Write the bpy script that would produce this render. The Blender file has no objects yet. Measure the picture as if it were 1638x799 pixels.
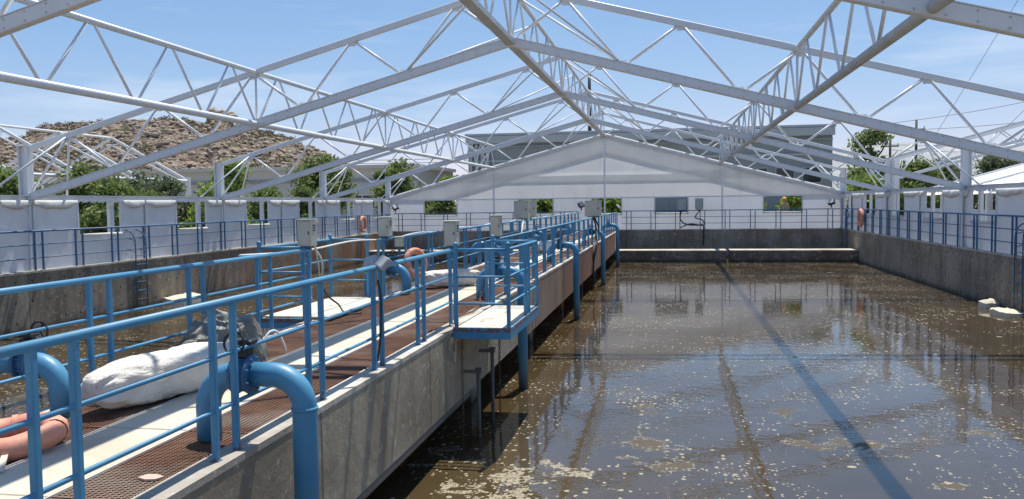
import bpy, math, random
import numpy as np
from mathutils import Vector, Matrix, noise as mnoise

C = bpy.context.scene.collection
scene = bpy.context.scene
R = math.radians

# ------------------------------------------------------------------ camera
YAW, PITCH, ROLL, FPX = .1824, .0550, .0131, 1364.13
cy, sy, cp, sp = math.cos(YAW), math.sin(YAW), math.cos(PITCH), math.sin(PITCH)
r0 = Vector((cy, sy, 0)); f0 = Vector((-sy * cp, cy * cp, -sp)); u0 = Vector((-sy * sp, cy * sp, cp))
cr, sr = math.cos(ROLL), math.sin(ROLL)
rt = cr * r0 - sr * u0; up = sr * r0 + cr * u0
cam_d = bpy.data.cameras.new('camera'); cam = bpy.data.objects.new('camera', cam_d); C.objects.link(cam)
cam.matrix_world = Matrix(((rt.x, up.x, -f0.x, 0), (rt.y, up.y, -f0.y, 0), (rt.z, up.z, -f0.z, 0), (0, 0, 0, 1)))
cam_d.sensor_width = 36; cam_d.lens = FPX / 1638 * 36
cam_d.clip_start = .05; cam_d.clip_end = 6000
scene.camera = cam

# ------------------------------------------------------------------ light
SUN_DIR = Vector((.068, .37, 1)).normalized()      # towards the sun
elev = math.asin(SUN_DIR.z); az = math.atan2(SUN_DIR.x, SUN_DIR.y)
w = bpy.data.worlds.new('World'); scene.world = w; w.use_nodes = True
nt = w.node_tree; nt.nodes.clear()
out = nt.nodes.new('ShaderNodeOutputWorld'); bg = nt.nodes.new('ShaderNodeBackground')
sky = nt.nodes.new('ShaderNodeTexSky'); sky.sky_type = 'NISHITA'; sky.sun_disc = False
sky.sun_elevation = elev; sky.sun_rotation = az; sky.altitude = 1500; sky.air_density = 1.0; sky.dust_density = .8; sky.ozone_density = 2.2
tc = nt.nodes.new('ShaderNodeTexCoord'); mp = nt.nodes.new('ShaderNodeMapping'); mp.inputs['Scale'].default_value = (1.2, 1.2, 9)
ns = nt.nodes.new('ShaderNodeTexNoise'); ns.inputs['Scale'].default_value = 2.2; ns.inputs['Detail'].default_value = 7; ns.inputs['Roughness'].default_value = .62
rp = nt.nodes.new('ShaderNodeValToRGB'); rp.color_ramp.elements[0].position = .49; rp.color_ramp.elements[1].position = .82
rp.color_ramp.elements[1].color = (.42, .42, .42, 1)
mx = nt.nodes.new('ShaderNodeMixRGB'); mx.inputs['Color2'].default_value = (6.0, 6.2, 6.4, 1)
L = nt.links.new
L(tc.outputs['Generated'], mp.inputs['Vector']); L(mp.outputs[0], ns.inputs['Vector']); L(ns.outputs['Fac'], rp.inputs[0])
hs = nt.nodes.new('ShaderNodeMixRGB'); hs.blend_type = 'MULTIPLY'; hs.inputs['Fac'].default_value = 1; hs.inputs['Color2'].default_value = (.80, .83, .83, 1); L(sky.outputs[0], hs.inputs['Color1'])
def vm(op, a, b_):
    o = nt.nodes.new('ShaderNodeVectorMath'); o.operation = op
    for s_, v_ in ((o.inputs[0], a), (o.inputs[1], b_)):
        if isinstance(v_, tuple): s_.default_value = v_
        else: L(v_, s_)
    return o.outputs[0]
# camera-like shoulder so that the horizon stays pale blue instead of clipping
sq = vm('DIVIDE', hs.outputs[0], vm('ADD', vm('MULTIPLY', hs.outputs[0], (.0, .13, .19)), (1, 1, 1)))
sq = vm('MULTIPLY', sq, (.86, 1.24, 1.76))
L(rp.outputs[0], mx.inputs['Fac']); L(sq, mx.inputs['Color1']); L(mx.outputs[0], bg.inputs['Color'])
bg.inputs['Strength'].default_value = .14
L(bg.outputs[0], out.inputs[0])
sd = bpy.data.lights.new('sun', 'SUN'); so = bpy.data.objects.new('sun', sd); C.objects.link(so)
sd.energy = 4.8; sd.angle = R(.53); sd.color = (1, .94, .84)
so.rotation_euler = SUN_DIR.to_track_quat('Z', 'Y').to_euler(); so.location = SUN_DIR * 60
scene.view_settings.view_transform = 'Standard'; scene.view_settings.look = 'None'
scene.view_settings.exposure = .36; scene.view_settings.gamma = 1; scene.view_settings.use_curve_mapping = False
scene.cycles.max_bounces = 8; scene.cycles.transparent_max_bounces = 8

# ------------------------------------------------------------------ materials
def new_mat(name):
    m = bpy.data.materials.new(name); m.use_nodes = True
    n = m.node_tree; b = n.nodes['Principled BSDF']; return m, n, b
def nd(n, t, **k):
    o = n.nodes.new(t)
    for a, v in k.items():
        if a in o.inputs: o.inputs[a].default_value = v
        else: setattr(o, a, v)
    return o
def coords(n, scale=(1, 1, 1), kind='Object'):
    # world-metre coordinates (objects may be copied, so use Geometry position)
    g = n.nodes.new('ShaderNodeNewGeometry'); m = n.nodes.new('ShaderNodeMapping'); m.inputs['Scale'].default_value = scale
    n.links.new(g.outputs['Position'], m.inputs['Vector']); return m.outputs[0]
def noise_n(n, vec, scale, detail=4, rough=.55):
    o = n.nodes.new('ShaderNodeTexNoise'); o.inputs['Scale'].default_value = scale; o.inputs['Detail'].default_value = detail; o.inputs['Roughness'].default_value = rough
    n.links.new(vec, o.inputs['Vector']); return o.outputs['Fac']
def ramp(n, fac, stops):
    o = n.nodes.new('ShaderNodeValToRGB'); e = o.color_ramp.elements
    while len(e) < len(stops): e.new(.5)
    for i, (p, c) in enumerate(stops):
        e[i].position = p; e[i].color = (c, c, c, 1) if not hasattr(c, '__len__') else (*c, 1)
    n.links.new(fac, o.inputs[0]); return o.outputs[0]
def mix(n, fac, a, b):
    o = n.nodes.new('ShaderNodeMixRGB')
    for s, v in ((o.inputs[0], fac), (o.inputs[1], a), (o.inputs[2], b)):
        if hasattr(v, 'links') or hasattr(v, 'is_linked'): n.links.new(v, s)
        elif hasattr(v, '__len__'): s.default_value = (*v, 1)
        else: s.default_value = v
    return o.outputs[0]
def math_n(n, op, a, b=None):
    o = n.nodes.new('ShaderNodeMath'); o.operation = op
    for s, v in ((o.inputs[0], a), (o.inputs[1], b)):
        if v is None: continue
        if isinstance(v, (int, float)): s.default_value = v
        else: n.links.new(v, s)
    return o.outputs[0]
def bump(n, b, h, strength=.3, dist=.02):
    o = n.nodes.new('ShaderNodeBump'); o.inputs['Strength'].default_value = strength; o.inputs['Distance'].default_value = dist
    n.links.new(h, o.inputs['Height']); n.links.new(o.outputs[0], b.inputs['Normal'])

def simple(name, c1, c2, scale=6, rough=.6, metal=0, bs=.15, bd=.01, stain=None, detail=5):
    m, n, b = new_mat(name); v = coords(n)
    f = noise_n(n, v, scale, detail)
    col = mix(n, ramp(n, f, [(.3, 0), (.7, 1)]), c1, c2)
    if stain:
        s = ramp(n, noise_n(n, v, stain[1], 6, .65), [(stain[2], 0), (min(1, stain[2] + .08), 1)])
        col = mix(n, s, col, stain[0])
    n.links.new(col, b.inputs['Base Color']); b.inputs['Roughness'].default_value = rough; b.inputs['Metallic'].default_value = metal
    if bs: bump(n, b, noise_n(n, v, scale * 5, 3), bs, bd)
    return m

M = {}
M['blue'] = simple('blue_paint', (.05, .215, .39), (.09, .30, .475), 2.2, .48, 0, .2, .002, ((.17, .10, .06), 17, .655))
M['blue_dark'] = simple('dark_blue_paint', (.03, .11, .23), (.05, .16, .30), 9, .5, 0, .12, .003, ((.13, .10, .07), 17, .66))  # darker tone than the walkway railing blue
M['steel'] = simple('white_painted_steel', (.70, .735, .76), (.76, .785, .80), 3, .35, 0, 0, .004, ((.42, .40, .37), 2.5, .72))
M['steel_ridge'] = simple('weathered_steel', (.42, .42, .41), (.55, .56, .56), 3, .5, 0, .06, .004, ((.24, .20, .17), 3, .62))
def rusty_feet(m):
    # rust creeping up from the welded feet of posts and pipes
    n = m.node_tree; b = n.nodes['Principled BSDF']; src = b.inputs['Base Color'].links[0].from_socket
    g = n.nodes.new('ShaderNodeNewGeometry'); sx = n.nodes.new('ShaderNodeSeparateXYZ'); n.links.new(g.outputs['Position'], sx.inputs[0])
    mr = n.nodes.new('ShaderNodeMapRange'); mr.inputs[1].default_value = -1.50; mr.inputs[2].default_value = -1.70; n.links.new(sx.outputs[2], mr.inputs[0])
    k = 0 if 'pipe' in m.name else math_n(n, 'GREATER_THAN', math_n(n, 'ADD', math_n(n, 'MULTIPLY', mr.outputs[0], .34), noise_n(n, coords(n), 14, 5, .65)), .78)
    wt = n.nodes.new('ShaderNodeMapRange'); wt.inputs[1].default_value = -2.75; wt.inputs[2].default_value = -3.2; n.links.new(sx.outputs[2], wt.inputs[0])
    ab = math_n(n, 'GREATER_THAN', sx.outputs[2], -1.72)
    c = mix(n, math_n(n, 'MULTIPLY', math_n(n, 'MULTIPLY', k, ab), .85), src, (.16, .075, .035))
    c = mix(n, math_n(n, 'MULTIPLY', wt.outputs[0], .7), c, (.07, .06, .04))
    n.links.new(c, b.inputs['Base Color'])
M['blue_pipe'] = simple('pipe_blue_paint', (.05, .215, .39), (.09, .30, .475), 1.7, .45, 0, .2, .002, ((.19, .12, .07), 13, .67))
rusty_feet(M['blue']); rusty_feet(M['blue_dark']); rusty_feet(M['blue_pipe'])
M['black'] = simple('black_metal', (.012, .013, .015), (.03, .03, .032), 20, .5)
M['cabinet'] = simple('beige_enamel', (.50, .49, .40), (.58, .56, .47), 5, .45, 0, .05, .003, ((.30, .27, .2), 9, .68))
M['grey_box'] = simple('grey_enamel', (.34, .36, .36), (.42, .44, .43), 5, .5, 0, .05, .003)
M['orange'] = simple('orange_ring', (.62, .235, .15), (.70, .33, .23), 7, .6, 0, .2, .005, ((.45, .30, .22), 11, .62))
M['rope'] = simple('pale_rope', (.5, .46, .38), (.62, .58, .5), 30, .8)
M['white_line'] = simple('white_plastic', (.75, .75, .72), (.8, .8, .78), 10, .5)
M['bark'] = simple('bark', (.10, .075, .05), (.17, .13, .09), 9, .9, 0, .5, .03)
M['rubber'] = simple('dark_rubber', (.02, .02, .02), (.045, .04, .038), 14, .6)
M['roof_white'] = simple('white_roof_fabric', (.74, .74, .70), (.80, .80, .77), .5, .6, 0, .05, .01, ((.5, .48, .42), .8, .66))
M['bldg'] = simple('pale_render', (.46, .47, .44), (.54, .54, .50), .5, .8, 0, .1, .01)
M['bldg_band'] = simple('grey_band', (.24, .27, .28), (.29, .32, .33), .7, .8)
M['dark_glass'] = simple('dark_window', (.02, .028, .035), (.035, .045, .055), 1, .15, 0, 0)
M['skin'] = simple('skin', (.30, .16, .10), (.34, .19, .12), 10, .6)
M['shirt'] = simple('olive_work_shirt', (.19, .20, .13), (.25, .26, .18), 12, .9)
M['trousers'] = simple('dark_work_trousers', (.03, .035, .05), (.05, .055, .07), 12, .9)
M['helmet'] = simple('yellow_helmet', (.80, .42, .03), (.85, .47, .05), 12, .3, 0, 0)
M['silver'] = simple('galvanised_pipe', (.11, .11, .105), (.17, .165, .15), 8, .6, 0, .15, .004, ((.12, .08, .05), 5, .58))
M['foam_slab'] = simple('crumbly_foam', (.58, .52, .40), (.70, .66, .54), 12, .9, 0, .6, .03, ((.25, .19, .12), 6, .6))
M['ground'] = simple('dry_ground', (.24, .20, .15), (.33, .28, .22), .6, .95, 0, .4, .05, ((.16, .15, .08), .25, .6))

def concrete(name, base1, base2, dark, streak=.5, rust=None, joints=0, holes=False, capline=False):
    m, n, b = new_mat(name); v = coords(n)
    f = noise_n(n, v, 1.6, 8, .65)
    col = mix(n, ramp(n, f, [(.3, 0), (.7, 1)]), base1, base2)
    sv = coords(n, (1.5, 1.5, .3)); s = ramp(n, noise_n(n, sv, 1.3, 8, .6), [(.40, 0), (.72, 1)])
    col = mix(n, math_n(n, 'MULTIPLY', s, streak), col, dark)
    bl = ramp(n, noise_n(n, v, .8, 8, .68), [(.44, 0), (.58, 1)])
    col = mix(n, math_n(n, 'MULTIPLY', bl, .62), col, dark)
    pits = ramp(n, noise_n(n, v, 7, 6, .7), [(.56, 0), (.66, 1)])
    col = mix(n, math_n(n, 'MULTIPLY', pits, .5), col, (.62, .58, .5))
    if rust:
        rs = ramp(n, noise_n(n, coords(n, (1, 1, .25)), rust[1], 6, .6), [(rust[2], 0), (rust[2] + .15, 1)])
        g = n.nodes.new('ShaderNodeNewGeometry'); sx = n.nodes.new('ShaderNodeSeparateXYZ'); n.links.new(g.outputs['Position'], sx.inputs[0])
        far = n.nodes.new('ShaderNodeMapRange'); far.inputs[1].default_value = rust[3]; far.inputs[2].default_value = rust[4]
        n.links.new(sx.outputs[1], far.inputs[0])
        k = math_n(n, 'MINIMUM', 1, math_n(n, 'MULTIPLY', math_n(n, 'ADD', rs, .35), far.outputs[0]))
        col = mix(n, k, col, rust[0])
    # dark tide mark just above the water line
    g2 = n.nodes.new('ShaderNodeNewGeometry'); s2 = n.nodes.new('ShaderNodeSeparateXYZ'); n.links.new(g2.outputs['Position'], s2.inputs[0])
    tz = math_n(n, 'ADD', s2.outputs[2], math_n(n, 'MULTIPLY', noise_n(n, v, 2.5, 4), .25))
    td = n.nodes.new('ShaderNodeMapRange'); td.inputs[1].default_value = -2.95; td.inputs[2].default_value = -3.15; n.links.new(tz, td.inputs[0])
    col = mix(n, math_n(n, 'MULTIPLY', td.outputs[0], .8), col, (.035, .028, .018))
    if joints:
        for ax in joints[0]:
            fr = math_n(n, 'FRACT', math_n(n, 'DIVIDE', s2.outputs[ax], joints[1]))
            ln = math_n(n, 'LESS_THAN', fr, .012)
            col = mix(n, math_n(n, 'MULTIPLY', ln, .6), col, (.04, .035, .03))
    if holes:
        # rows of tie-rod holes left by the shuttering
        ax = holes
        fx = math_n(n, 'SUBTRACT', math_n(n, 'FRACT', math_n(n, 'DIVIDE', s2.outputs[ax], .62)), .5)
        fz = math_n(n, 'SUBTRACT', math_n(n, 'FRACT', math_n(n, 'DIVIDE', s2.outputs[2], .55)), .5)
        d = math_n(n, 'ADD', math_n(n, 'POWER', math_n(n, 'MULTIPLY', fx, .62), 2), math_n(n, 'POWER', math_n(n, 'MULTIPLY', fz, .55), 2))
        col = mix(n, math_n(n, 'MULTIPLY', math_n(n, 'LESS_THAN', d, .0012), .8), col, (.03, .028, .025))
    n.links.new(col, b.inputs['Base Color']); b.inputs['Roughness'].default_value = .88
    bump(n, b, noise_n(n, v, 9, 8, .7), .45, .02)
    return m
M['con_girder'] = concrete('girder_concrete', (.33, .285, .205), (.48, .425, .32), (.15, .12, .08), .5, ((.23, .10, .05), .5, .38, 14, 30), ([1], 3.3))
M['con_deck'] = concrete('deck_concrete', (.62, .555, .44), (.70, .635, .51), (.45, .39, .29), .5)
M['con_left'] = concrete('left_wall_concrete', (.27, .225, .165), (.40, .35, .27), (.10, .078, .052), .8, ((.26, .13, .06), .6, .45, 26, 46), ([1], 2.5), 1)
M['con_right'] = concrete('right_wall_concrete', (.28, .235, .18), (.36, .31, .245), (.135, .108, .075), .7, None, ([1], 2.5), 1)
M['con_back'] = concrete('back_wall_concrete', (.30, .265, .22), (.36, .325, .275), (.15, .12, .08), .75, None, ([0], 2.48), False)
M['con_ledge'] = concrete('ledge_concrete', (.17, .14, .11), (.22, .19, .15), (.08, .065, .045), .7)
M['con_top'] = concrete('wall_cap_concrete', (.54, .50, .43), (.62, .59, .52), (.22, .19, .15), .5)

def rust_mat():
    m, n, b = new_mat('rusty_grating'); v = coords(n)
    f = noise_n(n, v, 2.2, 7, .65)
    col = mix(n, ramp(n, f, [(.35, 0), (.65, 1)]), (.13, .060, .035), (.25, .13, .08))
    pale = ramp(n, noise_n(n, v, .9, 4), [(.52, 0), (.66, 1)])
    col = mix(n, math_n(n, 'MULTIPLY', pale, .55), col, (.40, .33, .26))
    n.links.new(col, b.inputs['Base Color']); b.inputs['Roughness'].default_value = .85; bump(n, b, noise_n(n, v, 60, 3), .3, .004)
    return m
M['rust'] = rust_mat()

def fabric(name, c, tr, wr=.25):
    m, n, b = new_mat(name); v = coords(n)
    f = noise_n(n, v, .8, 5, .6); col = mix(n, ramp(n, f, [(.3, 0), (.75, 1)]), c, tuple(x * .9 for x in c))
    dirt = ramp(n, noise_n(n, coords(n, (1.5, 1.5, .3)), 1.3, 6, .7), [(.55, 0), (.8, 1)])
    col = mix(n, math_n(n, 'MULTIPLY', dirt, .35), col, (.42, .40, .35))
    n.links.new(col, b.inputs['Base Color']); b.inputs['Roughness'].default_value = .6
    t = n.nodes.new('ShaderNodeBsdfTranslucent'); n.links.new(col, t.inputs['Color'])
    ms = n.nodes.new('ShaderNodeMixShader'); ms.inputs[0].default_value = tr
    o = n.nodes['Material Output']; n.links.new(b.outputs[0], ms.inputs[1]); n.links.new(t.outputs[0], ms.inputs[2]); n.links.new(ms.outputs[0], o.inputs[0])
    wv = noise_n(n, coords(n, (1, 1, .35)), 1.8, 3); bump(n, b, wv, wr, .12)
    return m
M['tarp'] = fabric('white_side_fabric', (.72, .75, .80), .32)
M['gable'] = fabric('white_gable_fabric', (.70, .71, .72), .42, .15)
M['gable_thin'] = fabric('thin_darkening_fabric', (.80, .80, .80), .82, .1)  # for the added strips that darken bands of the backlit gable
M['flap'] = fabric('white_loose_fabric', (.80, .80, .78), .25, .3)
def sack_creases(m):
    n = m.node_tree; b = n.nodes['Principled BSDF']; v = coords(n, (1, .45, 1))
    r1 = n.nodes.new('ShaderNodeTexNoise'); r1.inputs['Scale'].default_value = 7; r1.inputs['Detail'].default_value = 4; r1.inputs['Distortion'].default_value = 1.2; n.links.new(v, r1.inputs['Vector'])
    rid = math_n(n, 'ABSOLUTE', math_n(n, 'SUBTRACT', r1.outputs['Fac'], .5)); h = math_n(n, 'MINIMUM', rid, .09)
    for l in list(b.inputs['Normal'].links): n.links.remove(l)
    bump(n, b, h, .55, .12)
M['sack'] = simple('white_woven_sack', (.56, .53, .47), (.74, .71, .66), 3, .7, 0, .5, .02, ((.45, .41, .34), 3.5, .60))
sack_creases(M['sack'])
M['heap'] = simple('grey_tarpaulin', (.10, .105, .095), (.22, .225, .20), 3.5, .5, 0, .4, .02, ((.42, .42, .38), 4, .62))

def water_mat():
    m, n, b = new_mat('murky_water'); v = coords(n)
    g = n.nodes.new('ShaderNodeNewGeometry'); sx = n.nodes.new('ShaderNodeSeparateXYZ'); n.links.new(g.outputs['Position'], sx.inputs[0])
    mud = ramp(n, noise_n(n, v, .35, 5, .6), [(.35, 0), (.7, 1)])
    col = mix(n, mud, (.050, .036, .018), (.078, .056, .028))
    # warp coordinates a little so that specks are not round
    wn = n.nodes.new('ShaderNodeTexNoise'); wn.inputs['Scale'].default_value = 9; wn.inputs['Detail'].default_value = 3; n.links.new(v, wn.inputs['Vector'])
    va = n.nodes.new('ShaderNodeVectorMath'); va.operation = 'MULTIPLY_ADD'; va.inputs[1].default_value = (.055, .055, 0); n.links.new(wn.outputs['Color'], va.inputs[0]); n.links.new(v, va.inputs[2])
    def specks(scale, keep, rad, dn_scale, lo, hi, sc=(1, 1, 1)):
        mp_ = n.nodes.new('ShaderNodeMapping'); mp_.inputs['Scale'].default_value = sc; n.links.new(va.outputs[0], mp_.inputs[0])
        vo = n.nodes.new('ShaderNodeTexVoronoi'); vo.voronoi_dimensions = '2D'; vo.inputs['Scale'].default_value = scale; n.links.new(mp_.outputs[0], vo.inputs['Vector'])
        sc_ = n.nodes.new('ShaderNodeSeparateColor'); n.links.new(vo.outputs['Color'], sc_.inputs[0])
        dens = ramp(n, noise_n(n, v, dn_scale, 5, .6), [(lo, 0), (hi, 1)])
        thr = math_n(n, 'SUBTRACT', 1, math_n(n, 'MULTIPLY', dens, keep))
        on = math_n(n, 'GREATER_THAN', sc_.outputs[0], thr)
        rr = math_n(n, 'MULTIPLY', sc_.outputs[1], rad)
        return math_n(n, 'MULTIPLY', on, math_n(n, 'LESS_THAN', vo.outputs['Distance'], rr))
    s1 = specks(10, .42, .32, .35, .47, .68, (1, .8, 1)); s2 = specks(19, .34, .42, .6, .47, .64); s3 = specks(4.5, .04, .20, .4, .45, .7, (.7, 1, 1))
    sp_ = math_n(n, 'MAXIMUM', math_n(n, 'MAXIMUM', s1, s2), s3)
    # brown scum film with ragged edges, mostly in the near part of the basin
    nearm = n.nodes.new('ShaderNodeMapRange'); nearm.inputs[1].default_value = 15.5; nearm.inputs[2].default_value = 9.5; n.links.new(sx.outputs[1], nearm.inputs[0])
    fn = noise_n(n, v, .75, 8, .62)
    fthr = math_n(n, 'SUBTRACT', .67, math_n(n, 'MULTIPLY', nearm.outputs[0], .09))
    film = n.nodes.new('ShaderNodeMapRange'); n.links.new(math_n(n, 'SUBTRACT', fn, fthr), film.inputs[0]); film.inputs[1].default_value = 0; film.inputs[2].default_value = .012
    rimm = n.nodes.new('ShaderNodeMapRange'); n.links.new(math_n(n, 'ABSOLUTE', math_n(n, 'SUBTRACT', fn, fthr)), rimm.inputs[0]); rimm.inputs[1].default_value = .012; rimm.inputs[2].default_value = .004
    rim = math_n(n, 'MULTIPLY', rimm.outputs[0], math_n(n, 'MULTIPLY', math_n(n, 'GREATER_THAN', noise_n(n, v, 14, 3), .50), nearm.outputs[0]))
    # creamy foam rafts close to the walkway
    dx = math_n(n, 'POWER', math_n(n, 'DIVIDE', math_n(n, 'ADD', sx.outputs[0], 1.75), 1.25), 2)
    dy = math_n(n, 'POWER', math_n(n, 'DIVIDE', math_n(n, 'SUBTRACT', sx.outputs[1], 9.4), 1.9), 2)
    reg = math_n(n, 'SUBTRACT', 1, math_n(n, 'MINIMUM', 1, math_n(n, 'ADD', dx, dy)))
    vo2 = n.nodes.new('ShaderNodeTexVoronoi'); vo2.voronoi_dimensions = '2D'; vo2.feature = 'DISTANCE_TO_EDGE'; vo2.inputs['Scale'].default_value = 11; n.links.new(va.outputs[0], vo2.inputs['Vector'])
    rn = math_n(n, 'ADD', noise_n(n, v, 1.7, 6, .6), math_n(n, 'MULTIPLY', reg, .16))
    raft = math_n(n, 'MULTIPLY', math_n(n, 'GREATER_THAN', rn, .66), math_n(n, 'GREATER_THAN', vo2.outputs['Distance'], .03))
    raft = math_n(n, 'MULTIPLY', raft, math_n(n, 'MULTIPLY', math_n(n, 'GREATER_THAN', noise_n(n, v, 6.5, 4, .6), .48), math_n(n, 'GREATER_THAN', noise_n(n, v, 26, 3, .6), .43)))
    raft = math_n(n, 'MULTIPLY', raft, math_n(n, 'GREATER_THAN', reg, .02))
    col = mix(n, film.outputs[0], col, (.082, .066, .044))
    light = math_n(n, 'MAXIMUM', math_n(n, 'MAXIMUM', sp_, rim), raft)
    col = mix(n, math_n(n, 'MULTIPLY', light, math_n(n, 'ADD', .55, math_n(n, 'MULTIPLY', noise_n(n, v, 21, 2), .6))), col, (.36, .325, .235))
    n.links.new(col, b.inputs['Base Color'])
    dull = math_n(n, 'MAXIMUM', film.outputs[0], light)
    rr = n.nodes.new('ShaderNodeMapRange'); rr.inputs[3].default_value = .02; rr.inputs[4].default_value = .55; n.links.new(dull, rr.inputs[0])
    n.links.new(rr.outputs[0], b.inputs['Roughness']); b.inputs['IOR'].default_value = 1.5
    sp2 = n.nodes.new('ShaderNodeMapRange'); sp2.inputs[3].default_value = .68; sp2.inputs[4].default_value = .25; n.links.new(dull, sp2.inputs[0]); n.links.new(sp2.outputs[0], b.inputs['Specular IOR Level'])
    h1 = noise_n(n, coords(n, (1, 1.0, 1)), 3.2, 3, .5); h2 = noise_n(n, v, 12, 2, .5)
    h = math_n(n, 'ADD', math_n(n, 'ADD', h1, math_n(n, 'MULTIPLY', h2, .12)), math_n(n, 'MULTIPLY', light, .12))
    bump(n, b, h, .16, .018)
    return m
M['water'] = water_mat()

def leaf_mat(name, a, c, tr=.4):
    m, n, b = new_mat(name); v = coords(n)
    oi = n.nodes.new('ShaderNodeNewGeometry')
    col = mix(n, oi.outputs['Random Per Island'], a, c)
    n.links.new(col, b.inputs['Base Color']); b.inputs['Roughness'].default_value = .55
    t = n.nodes.new('ShaderNodeBsdfTranslucent'); n.links.new(mix(n, .5, col, (c[0] * 1.6, c[1] * 1.7, c[2])), t.inputs['Color'])
    ms = n.nodes.new('ShaderNodeMixShader'); ms.inputs[0].default_value = tr; o = n.nodes['Material Output']
    n.links.new(b.outputs[0], ms.inputs[1]); n.links.new(t.outputs[0], ms.inputs[2]); n.links.new(ms.outputs[0], o.inputs[0])
    return m
M['leaf_bright'] = leaf_mat('bright_leaves', (.10, .17, .032), (.22, .29, .075))
M['leaf_mid'] = leaf_mat('green_leaves', (.075, .12, .035), (.17, .215, .08))
M['leaf_dark'] = leaf_mat('dusty_dark_leaves', (.07, .10, .055), (.14, .165, .10))

def hill_mat():
    m, n, b = new_mat('rocky_scrub'); v = coords(n)
    vo = n.nodes.new('ShaderNodeTexVoronoi'); vo.inputs['Scale'].default_value = .42; vo.inputs['Randomness'].default_value = 1
    n.links.new(v, vo.inputs['Vector'])
    sc = n.nodes.new('ShaderNodeSeparateColor'); n.links.new(vo.outputs['Color'], sc.inputs[0])
    col = mix(n, sc.outputs[0], (.17, .125, .09), (.38, .30, .23))
    vo3 = n.nodes.new('ShaderNodeTexVoronoi'); vo3.inputs['Scale'].default_value = 1.1; n.links.new(v, vo3.inputs['Vector'])
    col = mix(n, math_n(n, 'MULTIPLY', math_n(n, 'GREATER_THAN', vo3.outputs['Distance'], .52), .6), col, (.10, .07, .05))
    big = ramp(n, noise_n(n, v, .035, 6, .65), [(.46, 0), (.60, 1)])
    shr = ramp(n, noise_n(n, v, .25, 5, .7), [(.47, 0), (.56, 1)])
    col = mix(n, math_n(n, 'MULTIPLY', big, shr), col, (.085, .082, .040))
    n.links.new(col, b.inputs['Base Color']); b.inputs['Roughness'].default_value = .95
    h = math_n(n, 'SUBTRACT', noise_n(n, v, .5, 6, .7), vo.outputs['Distance']); bump(n, b, h, .9, 1.2)
    return m
M['hill'] = hill_mat()
M['boulder'] = simple('boulder_stone', (.27, .215, .165), (.42, .35, .275), .45, .95, 0, .3, .1)
M['scrub'] = simple('dry_scrub', (.11, .11, .055), (.19, .18, .10), .3, .95, 0, 0)
M['far_hill'] = simple('hazed_distant_scrub', (.26, .28, .29), (.33, .34, .34), .02, .95)  # pale bluish distance haze is put into this hill colour
def clad_mat():
    m, n, b = new_mat('ribbed_cladding'); v = coords(n)
    s = n.nodes.new('ShaderNodeSeparateXYZ'); n.links.new(v, s.inputs[0])
    f = noise_n(n, coords(n, (.3, .3, 1.2)), .8, 5)
    col = mix(n, f, (.20, .245, .25), (.28, .32, .32))
    jn = math_n(n, 'LESS_THAN', math_n(n, 'FRACT', math_n(n, 'DIVIDE', s.outputs[0], 6.1)), .01)
    col = mix(n, math_n(n, 'MULTIPLY', jn, .5), col, (.10, .12, .12))
    n.links.new(col, b.inputs['Base Color']); b.inputs['Roughness'].default_value = .5
    wv = math_n(n, 'SINE', math_n(n, 'MULTIPLY', s.outputs[0], 24)); bump(n, b, wv, .5, .03)
    return m
M['clad'] = clad_mat()
M['clad_light'] = simple('pale_fascia', (.36, .41, .42), (.44, .48, .48), .8, .5)

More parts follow.
